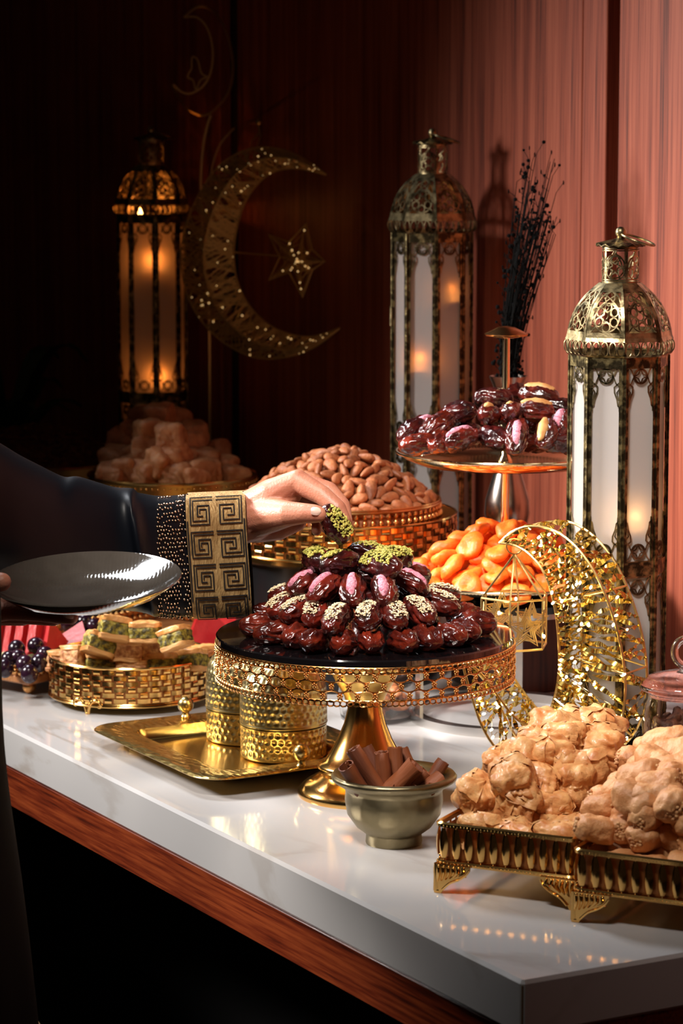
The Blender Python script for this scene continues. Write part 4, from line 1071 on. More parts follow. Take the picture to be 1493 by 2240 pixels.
f_mid = [(1104, 1676, .090, 1.0), (1122, 1706, .094, 1.1), (1177, 1712, .086, 1.0), (1150, 1668, .100, 1.05), (1200, 1655, .104, 1.1), (1257, 1708, .086, 1.05), (1280, 1688, .092, 1.1), (1240, 1672, .098, .9)]
f_back = [(1180, 1625, .104, 1.0), (1212, 1600, .112, 1.15), (1238, 1618, .110, .95), (1268, 1602, .110, 1.1), (1308, 1598, .110, 1.2), (1304, 1640, .100, 1.2), (1340, 1690, .068, .95)]
f_low = [(1268, 1764, .052, .9), (1305, 1738, .052, .9), (1090, 1730, .06, 1.0), (1150, 1720, .065, 1.0), (1165, 1650, .08, 1.0), (1210, 1700, .07, 1.0), (1340, 1650, .066, .9), (1180, 1750, .05, .8), (1255, 1640, .085, 1.0), (1180, 1670, .07, 1.1), (1275, 1725, .06, .9), (1090, 1715, .06, .8), (1240, 1740, .055, 1)]
nm = ['front row', 'middle of the heap', 'top at the back of the heap', 'lower layer']
for lst, where in ((f_front, 'in the front row'), (f_mid, 'in the middle of the heap'), (f_back, 'at the back top of the heap')):
    order = sorted(range(len(lst)), key=lambda i: lst[i][0]); lab = [None]*len(lst)
    for r_, i in enumerate(order): lab[i] = 'crumpled filo pastry %s, %s from the left' % (where, ORD[r_])
    scatter_px(FCH, lst, 'filo_pastry', 'pastry', lab, 'crumpled filo pastries in the gold tray', .84)
def tray_layer(A, rz, nx, ny, x0, dx, y0, dy, z, meshes, name, lab, group, sc):
    for j in range(ny):
        for i in range(nx):
            p = Vector((A.x, A.y, 0))+Matrix.Rotation(rz, 3, 'Z') @ Vector((x0+dx*i+rf.uniform(-.003, .003), y0+dy*j+rf.uniform(-.003, .003), z+rf.uniform(-.002, .003)))
            tag(link(name, meshes[(i+2*j) % len(meshes)], None, mat=Matrix.Translation(p) @ Matrix.Rotation(rf.uniform(0, 6.3), 4, 'Z') @ Matrix.Rotation(rf.uniform(-.3, .3), 4, 'X') @ Matrix.Scale(sc, 4)), lab, 'pastry', group)
tray_layer(A1, rz1, 3, 6, .028, .0395, .030, .046, .050, FCH, 'filo_pastry', 'crumpled filo pastry in the lower layer beneath the heap in the gold tray', 'lower layer of filo pastries', .84)
r_front = [(1302, 1812, .074, 1.0), (1356, 1812, .072, 1.05), (1416, 1824, .072, 1.1), (1474, 1832, .070, 1.0), (1530, 1845, .07, 1.0)]
r_mid = [(1330, 1745, .082, 1.0), (1430, 1745, .104, 1.1), (1420, 1780, .09, 1.1), (1500, 1790, .09, 1.1), (1312, 1766, .084, .95), (1348, 1776, .080, .9), (1392, 1752, .100, 1.25), (1468, 1756, .102, 1.25), (1362, 1732, .095, .95), (1540, 1770, .10, 1.2)]
r_back = [(1375, 1712, .098, 1.0), (1440, 1718, .112, 1.1), (1410, 1680, .108, 1.1), (1485, 1680, .118, 1.1), (1400, 1700, .110, 1.2), (1466, 1698, .114, 1.2), (1432, 1668, .118, 1.1), (1480, 1650, .122, 1.2), (1462, 1625, .122, 1.25), (1395, 1665, .10, 1.1), (1428, 1640, .108, 1.1), (1540, 1700, .115, 1.2)]
r_low = [(1330, 1790, .058, 1.1), (1390, 1790, .065, 1.2), (1450, 1790, .07, 1.2), (1350, 1745, .07, 1.1), (1430, 1730, .085, 1.2), (1390, 1710, .085, 1.1), (1460, 1670, .09, 1.2), (1500, 1730, .08, 1.2), (1370, 1690, .08, 1.0), (1420, 1650, .085, 1.1)]
for lst, where in ((r_front, 'in the front row'), (r_mid, 'in the middle row'), (r_back, 'in the back rows')):
    order = sorted(range(len(lst)), key=lambda i: lst[i][0]); lab = [None]*len(lst)
    for r_, i in enumerate(order): lab[i] = 'rolled pastry %s of the right tray, %s from the left' % (where, ORD[r_])
    scatter_px(RCH, lst, 'rolled_pastry', 'pastry', lab, 'rolled pastries in the right tray', .80)
tray_layer(A2, rz2, 4, 7, .027, .032, .026, .041, .049, RCH, 'rolled_pastry', 'rolled golden pastry in the lower layer of the tray at the right edge', 'lower layer of rolled pastries', .84)
tray_layer(A2, rz2, 2, 5, .085, .036, .055, .046, .074, RCH, 'rolled_pastry', 'rolled golden pastry in the second layer at the outer side of the right tray', 'second layer of rolled pastries', .86)
# ---- cinnamon sticks
CIN = M('cinnamon_bark', srgb(134, 72, 36), .65, 0, srgb(96, 46, 22), 60, .6, 200, stretch=(1, 1, .15), lo=.35, hi=.65, objrand=.15)
def scroll_mesh(L, r, seed):
    rr_ = random.Random(seed); prof = []
    for i in range(30):          # inward curl, arc, inward curl
        t = i/29*2-1; a = t*2*PI*.92; k = abs(t); q = r*(1-.62*max(0, k-.42)/.58)
        prof.append((q*math.sin(a*.92+.3*math.sin(t)), -q*math.cos(a*.92)+(r*.18 if k > .7 else 0)))
    th = .0011; mb = MB(); n = len(prof); rings = []
    nl = 6
    inner = [(x*(1-th/r*1.0), y*(1-th/r*1.0)) for x, y in prof]
    loop = prof+inner[::-1]
    vs = []; fs = []; m_ = len(loop)
    for j in range(nl):
        z = L*j/(nl-1); wob = 1+.05*math.sin(j*1.7+seed)
        for x, y in loop: vs.append((x*wob, y*wob, z+(.0006*math.sin(40*x*100+seed) if j in (0, nl-1) else 0)))
    for j in range(nl-1):
        for i in range(m_): fs.append((j*m_+i, j*m_+(i+1) % m_, (j+1)*m_+(i+1) % m_, (j+1)*m_+i))
    for i in range(n-1):
        a, b = i, i+1; c, d_ = m_-1-i, m_-2-i
        fs.append((a, c, d_, b)); o = (nl-1)*m_; fs.append((o+a, o+b, o+d_, o+c))
    mb.add(vs, fs); return mb.mesh('cinnamon_stick', CIN, True, 50)
CINL = [((757, 1674, 2.600), (802, 1745, 2.612), .0082, 'thick cinnamon stick leaning out at the left of the bowl'),
 ((772, 1638, 2.612), (838, 1740, 2.612), .0075, 'long cinnamon stick leaning left, second from the left'),
 ((800, 1634, 2.632), (846, 1726, 2.622), .0062, 'slim cinnamon stick leaning left behind the long one'),
 ((832, 1646, 2.620), (842, 1728, 2.620), .0078, 'upright cinnamon stick with a cut round end in the middle'),
 ((862, 1635, 2.636), (866, 1722, 2.630), .0080, 'tall upright cinnamon stick right of the middle'),
 ((878, 1640, 2.652), (912, 1715, 2.640), .0066, 'cinnamon stick behind, leaning left, right of the tall one'),
 ((908, 1672, 2.604), (846, 1736, 2.606), .0098, 'wide hollow cinnamon stick showing its open end, leaning right'),
 ((932, 1688, 2.624), (880, 1738, 2.622), .0076, 'curled cinnamon stick leaning right behind the hollow one'),
 ((970, 1666, 2.646), (940, 1712, 2.640), .0070, 'short cinnamon stick sticking up at the far right of the bowl'),
 ((966, 1700, 2.620), (922, 1738, 2.612), .0082, 'cinnamon stick lying toward the right lip of the bowl'),
 ((872, 1728, 2.594), (852, 1752, 2.600), .0070, 'small cinnamon curl at the front lip of the bowl'),
 ((900, 1728, 2.600), (905, 1750, 2.630), .0072, 'cinnamon curl seen end-on at the front, middle'),
 ((938, 1726, 2.606), (935, 1746, 2.640), .0066, 'cinnamon curl seen end-on at the front, right')]
for i, (a, b, r, lab) in enumerate(CINL):
    pa, pb = D(*a), D(*b); v = pa-pb; L_ = v.length
    o = scroll_mesh(L_, r, i); q = v.to_track_quat('Z', 'Y').to_matrix().to_4x4()
    tag(link('cinnamon_stick', o, None, mat=Matrix.Translation(pb) @ q @ Matrix.Rotation(1.1*i, 4, 'Z')), lab, 'cinnamon stick', 'cinnamon sticks in the bowl')
# ================================================================ decorations
def resample(pts, n):
    q = smooth_pts(pts, 8); ds = [0.0]
    for a, b in zip(q[:-1], q[1:]): ds.append(ds[-1]+(b-a).length)
    out = []; k = 0
    for i in range(n):
        t = ds[-1]*i/(n-1)
        while k < len(ds)-2 and ds[k+1] < t: k += 1
        f = (t-ds[k])/max(1e-9, ds[k+1]-ds[k]); out.append(q[k].lerp(q[k+1], min(1, f)))
    return out
FOIL = M('gold_foil_ribbon', (0.80, 0.58, 0.16), 0.18, 1.0)
LED = M('led_bulb', (1, .9, .7), .4, emit=(1.0, .80, .45), estr=22)
SILVER = M('silver_wire', (.75, .74, .72), .2, 1.0)
# ---- front crescent with foil ribbon and fairy lights
OUT = [(1092, 1188), (1120, 1163), (1160, 1151), (1210, 1160), (1258, 1195), (1300, 1252), (1332, 1325), (1354, 1400), (1366, 1480), (1363, 1560), (1342, 1635), (1292, 1690), (1222, 1712), (1150, 1700), (1092, 1668), (1056, 1612), (1034, 1545), (1018, 1485), (1006, 1430)]
INN = [(1092, 1188), (1125, 1193), (1160, 1215), (1192, 1258), (1212, 1325), (1221, 1400), (1222, 1470), (1213, 1530), (1196, 1578), (1166, 1603), (1132, 1590), (1098, 1548), (1062, 1492), (1006, 1430)]
CR0 = Vector((D(1170, 1500, 2.93).x, 2.93, 0)); cdir = Vector((.168, -.108, 0)).normalized(); cnor = Vector((-cdir.y, cdir.x, 0))
def on_plane(px, py, p0, nor):
    r = ray(px, py); o = Vector((0, 0, CAMZ)); k = (p0-o).dot(nor)/r.dot(nor); return o+r*k
cm = thing('lit_crescent', 'gold wire crescent wrapped in foil ribbon and fairy lights, before the nearest lantern', 'decoration', CR0)
NS = 70; DEP = .050
fo = [on_plane(x, y, CR0, cnor)-CR0 for x, y in OUT]; fi = [on_plane(x, y, CR0, cnor)-CR0 for x, y in INN]
zmin = min(p.z for p in fo); fo = [p-Vector((0, 0, min(0, zmin-.003))) if False else p for p in fo]
fo = resample(fo, NS); fi = resample(fi, NS)
lift = .0026-min(p.z for p in fo)
def dep(i): t = i/(NS-1); return DEP*min(1, 3.2*math.sin(PI*t)+.05)
bo = [p+cnor*dep(i) for i, p in enumerate(fo)]; bi = [p+cnor*dep(i) for i, p in enumerate(fi)]
if lift > 0 or lift < -.002:
    for L_ in (fo, fi, bo, bi):
        for p in L_: p.z += lift*max(0, 1-max(0, p.z-.0)/.12)
for nme, q in (('outer_wire', fo), ('inner_wire', fi), ('outer_wire', bo), ('inner_wire', bi)):
    mb = MB(); mb.tube(q, .0014, 6); mb.build(nme, GOLD_WIRE, cm)
for i in (18, 28, 38, 49):
    mb = MB()
    for a, b in ((fo[i], bo[i]), (bo[i], bi[i]), (bi[i], fi[i]), (fi[i], fo[i])): mb.tube([a, b], .0012, 5)
    mb.build('cross_brace', GOLD_WIRE, cm)
rb = random.Random(3)
def twisted(mb, a, b, w, turns, ph, n=16, sag=.0):
    t = (b-a).normalized(); u = t.cross(Vector((.3, .2, 1))).normalized(); v = t.cross(u); vs = []; fs = []
    for i in range(n+1):
        f = i/n; ang = ph+turns*PI*f; d = u*math.cos(ang)+v*math.sin(ang); ww = w*(.45+.55*abs(math.sin(ang*.9+1)))
        c = a.lerp(b, f)+u*sag*math.sin(PI*f); vs += [c-d*ww/2, c+d*ww/2]
    for i in range(n): fs.append((2*i, 2*i+1, 2*i+3, 2*i+2))
    mb.add(vs, fs)
mb = MB()
for i in range(2, NS-2):
    j = min(NS-2, max(1, i+rb.choice((-3, -2, -1, 0, 1, 2, 3)))); k = min(NS-2, max(1, i+rb.choice((-1, 0, 1, 2))))
    for a, b in ((fi[i], fo[j]), (fo[j], bo[k]), (bo[k], bi[i]), (bi[i], fi[min(NS-2, i+1)])):
        if rb.random() < (.92 if i < 22 else .72): twisted(mb, a, b, .0056, rb.uniform(1.5, 4.0), rb.uniform(0, 6), 14, rb.uniform(-.003, .003))
tag(mb.build('foil_ribbon', FOIL, cm, True, 0), 'twisted metallic gold foil ribbon', None, None, 'stuff')
ledpts = []
for q in range(74):
    i = rb.randrange(4, NS-4); f = rb.random(); a, b = rb.choice(((fi[i], fo[i]), (fo[i], bo[i]), (fi[i], fo[i]), (fi[i], bi[i]))); ledpts.append(a.lerp(b, f)-cnor*.002)
ledpts.sort(key=lambda p: math.atan2(p.z-.13, p.dot(cdir)))
lm = MB(); lm.ball((0, 0, 0), (.0013, .0013, .0021), None, 8, 6); lmm = lm.mesh('bulb', LED, True, 0)
for p in ledpts: link('bulb', lmm, cm, mat=Matrix.Translation(p) @ Matrix.Rotation(rb.uniform(0, 1.5), 4, 'Y'))
mb = MB()
for a, b in zip(ledpts[:-1], ledpts[1:]):
    if (a-b).length < .09: mb.tube([a, a.lerp(b, .5)+Vector((rb.uniform(-.004, .004), 0, rb.uniform(-.005, .003))), b], .00035, 3)
tag(mb.build('light_string', SILVER, cm), 'thin silver light string', None, None, 'stuff')
# ---- little wire lantern hanging from the crescent's tip
CG = Vector((D(1124, 1300, 2.972).x, 2.972, .128))
cg = thing('hanging_cage_ornament', 'small gold wire lantern ornament with pierced stars hanging from the crescent tip', 'ornament', CG)
HX = [Vector((.0375*math.cos(math.radians(20+60*k)), .0375*math.sin(math.radians(20+60*k)), 0)) for k in range(6)]
apex = Vector((0, 0, .098)); H1 = .053
mb = MB()
for k in range(6): mb.tube([HX[k], HX[(k+1) % 6]], .0013, 5)
mb.build('bottom_hoop', GOLD_WIRE, cg)
mb = MB()
for k in range(6): mb.tube([HX[k]+Vector((0, 0, H1)), HX[(k+1) % 6]+Vector((0, 0, H1))], .0013, 5)
mb.build('top_hoop', GOLD_WIRE, cg)
for k in range(6):
    mb = MB(); mb.tube([HX[k], HX[k]+Vector((0, 0, H1)), apex], .0012, 5); mb.build('upright', GOLD_WIRE, cg)
mb = MB(); mb.tube([apex+Vector((.0085*math.cos(t), 0, .0085+.0085*math.sin(t))) for t in [2*PI*i/20 for i in range(20)]], .0009, 5, None, True); mb.build('ring', GOLD_WIRE, cg)
def star_poly(r, k=.42, rot=PI/2, n=5): return [((r if i % 2 == 0 else r*k)*math.cos(rot+PI*i/n), (r if i % 2 == 0 else r*k)*math.sin(rot+PI*i/n)) for i in range(2*n)]
for k in range(6):
    a, b = HX[k], HX[(k+1) % 6]; c = (a+b)/2+Vector((0, 0, H1*.5+(.006 if k % 2 else -.004))); t = (b-a).normalized(); nn = Vector((c.x, c.y, 0)).normalized(); mb = MB()
    for r in (.0225, .0165, .0105):
        q = [c+t*x+Vector((0, 0, y)) for x, y in star_poly(r)]; mb.strip(q, [nn]*len(q), .0022, .0008, None, True)
    mb.build('star_plate', GOLD_WIRE, cg, False)
for (x, z) in ((-.018, .04), (.03, .015), (0, .055)):
    link('bulb', lmm, cg, loc=(x, -.03, z))
# ---- hanging moon and star in the dark
THREAD = M('glitter_thread', (0.80, 0.56, 0.20), 0.5, 0.5)
GLIT = M('glowing_glitter_bead', (0.95, .8, .5), .12, 1.0, emit=(1.0, .62, .25), estr=0.8)  # weak glow put into the beads stands in for reflected glints
MD = lambda px: 4.09+.0005*(742-px)
def MP(px, py, off=0.0): return D(px, py, MD(px)+off)
MO = [(712, 382), (660, 345), (600, 324), (540, 328), (480, 362), (435, 425), (405, 500), (396, 560), (405, 630), (435, 695), (490, 750), (560, 782), (630, 780), (690, 757), (742, 718)]
MI = [(712, 382), (650, 368), (600, 375), (560, 405), (530, 455), (514, 520), (511, 570), (522, 625), (550, 675), (590, 712), (640, 733), (690, 735), (742, 718)]
MC = MP(590, 552)
mn = thing('hanging_moon', 'big openwork crescent moon of glittering gold thread hung on the dark wall', 'decoration', MC)
NM = 90
oo = resample([MP(*p)-MC for p in MO], NM); ii = resample([MP(*p)-MC for p in MI], NM)
nrm_ = Vector((-.0, -1, 0)); ridge_f = [a.lerp(b, .45)+Vector((0, -.030*math.sin(PI*i/(NM-1))**.5, 0)) for i, (a, b) in enumerate(zip(oo, ii))]; ridge_b = [a.lerp(b, .45)+Vector((0, .020*math.sin(PI*i/(NM-1))**.5, 0)) for i, (a, b) in enumerate(zip(oo, ii))]
for nme, q in (('outer_wire', oo), ('inner_wire', ii), ('ridge_wire', ridge_f), ('ridge_wire', ridge_b)):
    mb = MB(); mb.tube(q, .0016, 5); mb.build(nme, THREAD, mn)
mb = MB()
for k in range(800):
    i = rb.randrange(1, NM-1); j = max(0, min(NM-1, i+rb.randrange(-5, 6))); s_, e = rb.choice(((oo, ridge_f), (ii, ridge_f), (oo, ridge_f), (ii, ridge_f), (oo, ridge_b), (ii, ridge_b)))
    mb.tube([s_[i], e[j]], rb.choice((.0008, .0011, .0014)), 3, None, False, False)
tag(mb.build('thread_web', THREAD, mn), 'criss-cross glitter threads', None, None, 'stuff')
gm = MB(); gm.ball((0, 0, 0), .0013, None, 6, 4); gmm = gm.mesh('glowing_glitter_bead', GLIT, True, 0)
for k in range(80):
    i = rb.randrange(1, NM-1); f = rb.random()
    link('glowing_glitter_bead', gmm, mn, mat=Matrix.Translation(oo[i].lerp(ridge_f[i], f) if rb.random() < .5 else ii[i].lerp(ridge_f[i], f)) @ Matrix.Translation((0, -.001, 0)) @ Matrix.Scale(rb.uniform(.45, 1.1), 4))
def px_tube(lst, r, d, org, n=5):
    q = smooth_pts([D(x, y, d)-org for x, y in lst], 6); mb = MB(); mb.tube(q, r, n); return mb
SC = MP(648, 570); star = thing('hanging_star', 'small openwork gold star set on a thin rod inside the hanging moon', 'decoration', SC)
tips = [(669, 490), (710, 572), (661, 650), (588, 613), (587, 513)]; vall = [(682, 545), (683, 590), (632, 596), (612, 562), (632, 530)]
sp = [];
for t_, v_ in zip(tips, vall): sp += [MP(*t_)-SC, MP(*v_)-SC]
mb = MB(); mb.tube(sp, .0014, 5, None, True)
cf, cb = Vector((0, -.028, 0)), Vector((0, .016, 0))
for p in sp: mb.tube([p, cf], .0010, 4); mb.tube([p, cb], .0010, 4)
mb.build('frame', THREAD, star)
mb = MB()
for k in range(120):
    i = rb.randrange(10); p, q = sp[i], sp[(i+1) % 10]; c = rb.choice((cf, cf, cb)); mb.tube([p.lerp(c, rb.random()), q.lerp(c, rb.random())], .0006, 3, None, False, False)
tag(mb.build('thread_web', THREAD, star), 'criss-cross glitter threads', None, None, 'stuff')
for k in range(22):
    i = rb.randrange(10); link('glowing_glitter_bead', gmm, star, loc=sp[i].lerp(cf, rb.random())+Vector((0, -.0015, 0)))
mb = MB(); mb.tube([MP(513, 552)-SC, MP(612, 560)-SC], .0012, 5); mb.build('rod', GOLD_WIRE, star)
hk = D(566, 268, 4.185); hook = thing('wall_hook', 'small brass hook with ball end holding the hanging moon', 'hook', hk)
mb = MB(); dv = ray(546, 268); dv = dv.normalized(); wq_ = (S(0, WALL_T-.0005)-cam.location).dot(N)/dv.dot(N); mb.tube([Vector((0, 0, 0)), cam.location+dv*wq_-hk], .0022, 8); mb.ball((0, 0, 0), .0048, None, 12, 8); mb.build('peg', GOLD_WIRE, hook)
mb = MB(); e_ = MP(552, 328)-hk; mb.tube(smooth_pts([Vector((-.003, .006, -.002)), e_*.35+Vector((.004, 0, 0)), e_*.7+Vector((-.004, 0, 0)), e_], 5), .0009, 4); e2 = MP(560, 325)-hk; mb.tube([Vector((-.003, .006, -.002)), e2*.5+Vector((.005, 0, 0)), e2], .0008, 4); mb.build('chain', GOLD_WIRE, hook)
# ---- thin wire crescent on a pole
WS = XD(458, 4.40); ws = thing('wire_moon_stand', 'tall thin gold wire stand ending in an outlined crescent and star', 'decoration', WS)
px_tube([(459, 1218), (459, 975), (457, 700), (447, 560), (439, 420), (443, 330), (452, 280), (461, 252)], .0024, 4.40, WS).build('pole', GOLD_WIRE, ws)
px_tube([(402, 38), (430, 16), (455, 18), (480, 40), (500, 85), (509, 140), (505, 185), (490, 218), (463, 245), (440, 252), (412, 240), (392, 215), (378, 185), (395, 200), (415, 205), (440, 192), (456, 170), (464, 140), (464, 100), (452, 60), (430, 38), (402, 38)], .0018, 4.40, WS).build('crescent_outline', GOLD_WIRE, ws)
px_tube([(419, 150), (420, 125), (432, 132), (440, 160), (452, 168), (438, 176), (428, 196), (422, 176), (410, 168), (419, 150)], .0013, 4.40, WS).build('star_outline', GOLD_WIRE, ws)
px_tube([(459, 420), (463, 370), (480, 318), (512, 280)], .0014, 4.40, WS).build('side_stem', GOLD_WIRE, ws)
mb = MB(); mb.lathe([(0, 0), (.024, 0), (.024, .004), (0, .005)], 32); mb.build('base_disc', GOLD_WIRE, ws, True, 30)
# ---- glass jar at the right edge
GLASS = M('clear_glass', (1, 1, 1), .02, 0, trans=1.0, ior=1.45)
JC = XD(1501, 2.910); jr = thing('glass_jar', 'clear glass jar with ring-handled lid and brown nuts inside, at the right edge', 'jar', JC)
mb = MB(); mb.lathe([(0, 0), (.042, 0), (.0452, .003), (.0455, .070), (.0440, .080), (.0415, .084), (.0415, .090), (.0395, .090), (.0395, .084), (.0425, .078), (.0435, .069), (.0432, .005), (0, .004)], 64); mb.build('jar_body', GLASS, jr, True, 50)
mb = MB(); mb.lathe([(.0380, .086), (.0385, .092), (.0480, .0935), (.0490, .0965), (.0480, .1005), (.038, .1065), (.022, .1105), (.008, .1125), (.0055, .1165), (0, .118)], 64, None, True); lid_o = mb.build('lid', GLASS, jr, True, 50)
mb = MB(); mb.tube([Vector((.0125*math.cos(t), 0, .132+.0145*math.sin(t))) for t in [2*PI*i/28 for i in range(28)]], .0042, 10, mtx(rz=-.2), True); sub_part(mb.build('ring_handle', GLASS, jr), lid_o)
PEC = M('brown_nuts', srgb(104, 56, 34), .6, 0, srgb(60, 30, 18), 90, .8, 160)
rn = random.Random(6); mb = MB()
for k in range(230):
    a = rn.uniform(0, 6.3); r = .0355*math.sqrt(rn.random()); z = .011+.050*rn.random()
    mb.ball((0, 0, 0), (.0105, .0055, .0042), Matrix.Translation((r*math.cos(a), r*math.sin(a), z)) @ Matrix.Rotation(rn.uniform(0, 6.3), 4, 'Z') @ Matrix.Rotation(rn.uniform(-.8, .8), 4, 'Y'), 8, 5)
tag(mb.build('pecan_nuts', PEC, None, True, 0, JC), 'brown nuts filling the glass jar at the right edge', 'nuts', None, 'stuff')
# ---- glass bowl of almonds behind the stand's foot
GB = XD(826, 3.20); gb = thing('glass_bowl', 'low clear glass bowl of almonds standing behind the foot of the lace stand', 'bowl', GB)
mb = MB(); mb.lathe([(0, 0), (.038, 0), (.043, .003), (.046, .030), (.0455, .046), (.0435, .046), (.0440, .030), (.041, .006), (0, .005)], 48); mb.build('bowl_body', GLASS, gb, True, 50)
for k in range(46):
    a = rn.uniform(0, 6.3); r = .032*math.sqrt(rn.random()); z = .010+.026*rn.random()
    o = link('almond', AMS[k % 3], None, mat=Matrix.Translation(GB+Vector((r*math.cos(a), r*math.sin(a), z))) @ Matrix.Rotation(rn.uniform(0, 6.3), 4, 'Z') @ Matrix.Rotation(rn.uniform(-.7, .7), 4, 'X'))
    tag(o, 'brown almond in the low glass bowl behind the lace stand', 'almond', 'almonds in the glass bowl')
# ---- back basket with pastry chunks
BC = XD(380, 3.85); BCR = .115; BCZ = .170
bd = MB(); bd.lathe([(0, 0), (.095, 0), (.095, BCZ-.0005), (0, BCZ-.0005)], 48); tag(bd.build('display_riser', BLACK, None, True, 30, BC), 'black round riser under the far basket of pastry chunks', 'riser')
bb = thing('studded_basket', 'round gold basket with studded band in the shadows, holding pastry chunks', 'basket', BC+Vector((0, 0, BCZ)))
mb = MB(); mb.lathe([(0, 0), (BCR, 0), (BCR, .030), (BCR-.002, .030), (BCR-.002, .003), (0, .003)], 72); mb.build('basket_body', GOLD_SATIN, bb, True, 30)
mb = MB(); rim(mb, BCR, .0305, .002); mb.build('rim', GOLD, bb)
mb = MB()
for j in range(3):
    for i in range(90):
        a = 2*PI*(i+.5*(j % 2))/90; mb.ball(((BCR+.0005)*math.cos(a), (BCR+.0005)*math.sin(a), .006+.009*j), .0018, None, 6, 4)
tag(mb.build('studs', GOLD, bb, True, 0), 'rows of small gold studs', None, None, 'stuff')
CUBE = M('sugared_pastry', srgb(222, 160, 112), .5, 0, srgb(190, 120, 76), 60, .8, 140, lo=.35, hi=.65, objrand=.12, sss=.1)
CHM = [chunk_mesh(5.5+1.9*i, CUBE, 'pastry_chunk', .0190, .0175, .0170, .5, 5.0) for i in range(4)]
ck = [(350, 912, .272), (316, 918, .262), (386, 918, .262), (290, 950, .244), (330, 948, .255), (374, 955, .255), (424, 950, .244), (266, 972, .230), (317, 986, .232), (378, 1000, .228), (258, 1006, .215), (444, 1008, .216), (410, 975, .235), (242, 1037, .203), (322, 1037, .205), (382, 1041, .204), (434, 1037, .205), (488, 1026, .204), (278, 1030, .208), (350, 1012, .222), (472, 990, .214), (350, 970, .24), (300, 1005, .215), (415, 1015, .21)]
order = sorted(range(len(ck)), key=lambda i: (round(ck[i][1]/45), ck[i][0])); rows = {}
for i in order:
    r_ = round(ck[i][1]/45); rows[r_] = rows.get(r_, 0)+1
    p = P(ck[i][0], ck[i][1], ck[i][2]+.0)
    o = link('pastry_chunk', CHM[i % 4], None, mat=Matrix.Translation(p) @ Matrix.Rotation(rf.uniform(0, 6.3), 4, 'Z') @ Matrix.Rotation(rf.uniform(-.5, .5), 4, 'X') @ Matrix.Scale(rf.uniform(.95, 1.15), 4))
    tag(o, 'pastry chunk in the far basket, %s from left in row %s from bottom' % (ORD[rows[r_]-1], ['one', 'two', 'three', 'four', 'five'][max(0, min(4, 23-r_))]), 'pastry', 'pastry chunks in the far basket')
for k in range(14):
    a = 2.4*k; r = .09*math.sqrt((k+.5)/14); p = BC+Vector((r*math.cos(a), r*math.sin(a)+.015, .195+.03*(1-r/.09)))
    tag(link('pastry_chunk', CHM[k % 4], None, mat=Matrix.Translation(p) @ Matrix.Rotation(k, 4, 'Z')), 'golden pastry chunk buried inside the far basket', 'pastry', 'buried pastry chunks')
# ---- darkest basket and plant at the far left
DC = XD(85, 4.25); DZ = .148
bd = MB(); bd.lathe([(0, 0), (.11, 0), (.11, DZ-.0005), (0, DZ-.0005)], 40); tag(bd.build('display_riser', BLACK, None, True, 30, DC), 'black round riser at the far left, in the dark', 'riser')
dbk = thing('dim_basket', 'wide gold basket heaped with shredded pastry, hardly visible in the dark far left', 'basket', DC+Vector((0, 0, DZ)))
mb = MB(); mb.lathe([(0, 0), (.130, 0), (.135, .024), (.133, .024), (.128, .003), (0, .003)], 64); mb.build('basket_body', GOLD_SATIN, dbk, True, 30)
mb = MB(); rim(mb, .135, .024, .002); mb.build('rim', GOLD, dbk)
mb = MB(); SHR = M('shredded_pastry', srgb(120, 70, 34), .6, 0, srgb(84, 46, 22), 60)
for k in range(1500):
    r = .122*math.sqrt(rn.random()); a = rn.uniform(0, 6.3); z = .024+.050*(1-(r/.125)**1.6)+rn.uniform(-.004, .004); c = Vector((r*math.cos(a), r*math.sin(a), z)); b_ = rn.uniform(0, 6.3)
    v = Vector((math.cos(b_)*.010, math.sin(b_)*.010, rn.uniform(-.004, .004))); mb.tube([c-v, c+Vector((0, 0, .002)), c+v], .0011, 3)
mb.lathe([(0, .068), (.05, .058), (.09, .040), (.122, .020)], 32)
tag(mb.build('shredded_pastry', SHR, None, True, 0, DC+Vector((0, 0, DZ))), 'brown shredded pastry heaped in the dim basket', 'pastry', None, 'stuff')
PC = XD(20, 4.70); pl = thing('leafy_plant', 'dark green strap-leaved plant in a black pot, in the far left shadow', 'plant', PC)
LEAF = M('dark_leaf', (.02, .05, .012), .35, 0, (.03, .075, .02), 15)
mb = MB(); mb.lathe([(0, 0), (.06, 0), (.075, .13), (.068, .13), (.06, .11), (0, .11)], 32); mb.build('pot', BLACK, pl, True, 40)
for k in range(16):
    a = rn.uniform(0, 6.3); l = rn.uniform(.10, .19); up = rn.uniform(.10, .24); vs = []; n = 9
    for i in range(n):
        f = i/(n-1); w = .017*math.sin(PI*min(.97, .12+f*.88))+.001; c = Vector((math.cos(a)*l*f, math.sin(a)*l*f, .11+up*math.sin(f*2.1))); s_ = Vector((-math.sin(a), math.cos(a), 0)); vs += [c-s_*w, c+Vector((0, 0, -.004)), c+s_*w]
    fs = []
    for i in range(n-1): fs += [(3*i, 3*i+1, 3*i+4, 3*i+3), (3*i+1, 3*i+2, 3*i+5, 3*i+4)]
    m_ = MB(); m_.add(vs, fs); m_.build('leaf', LEAF, pl)
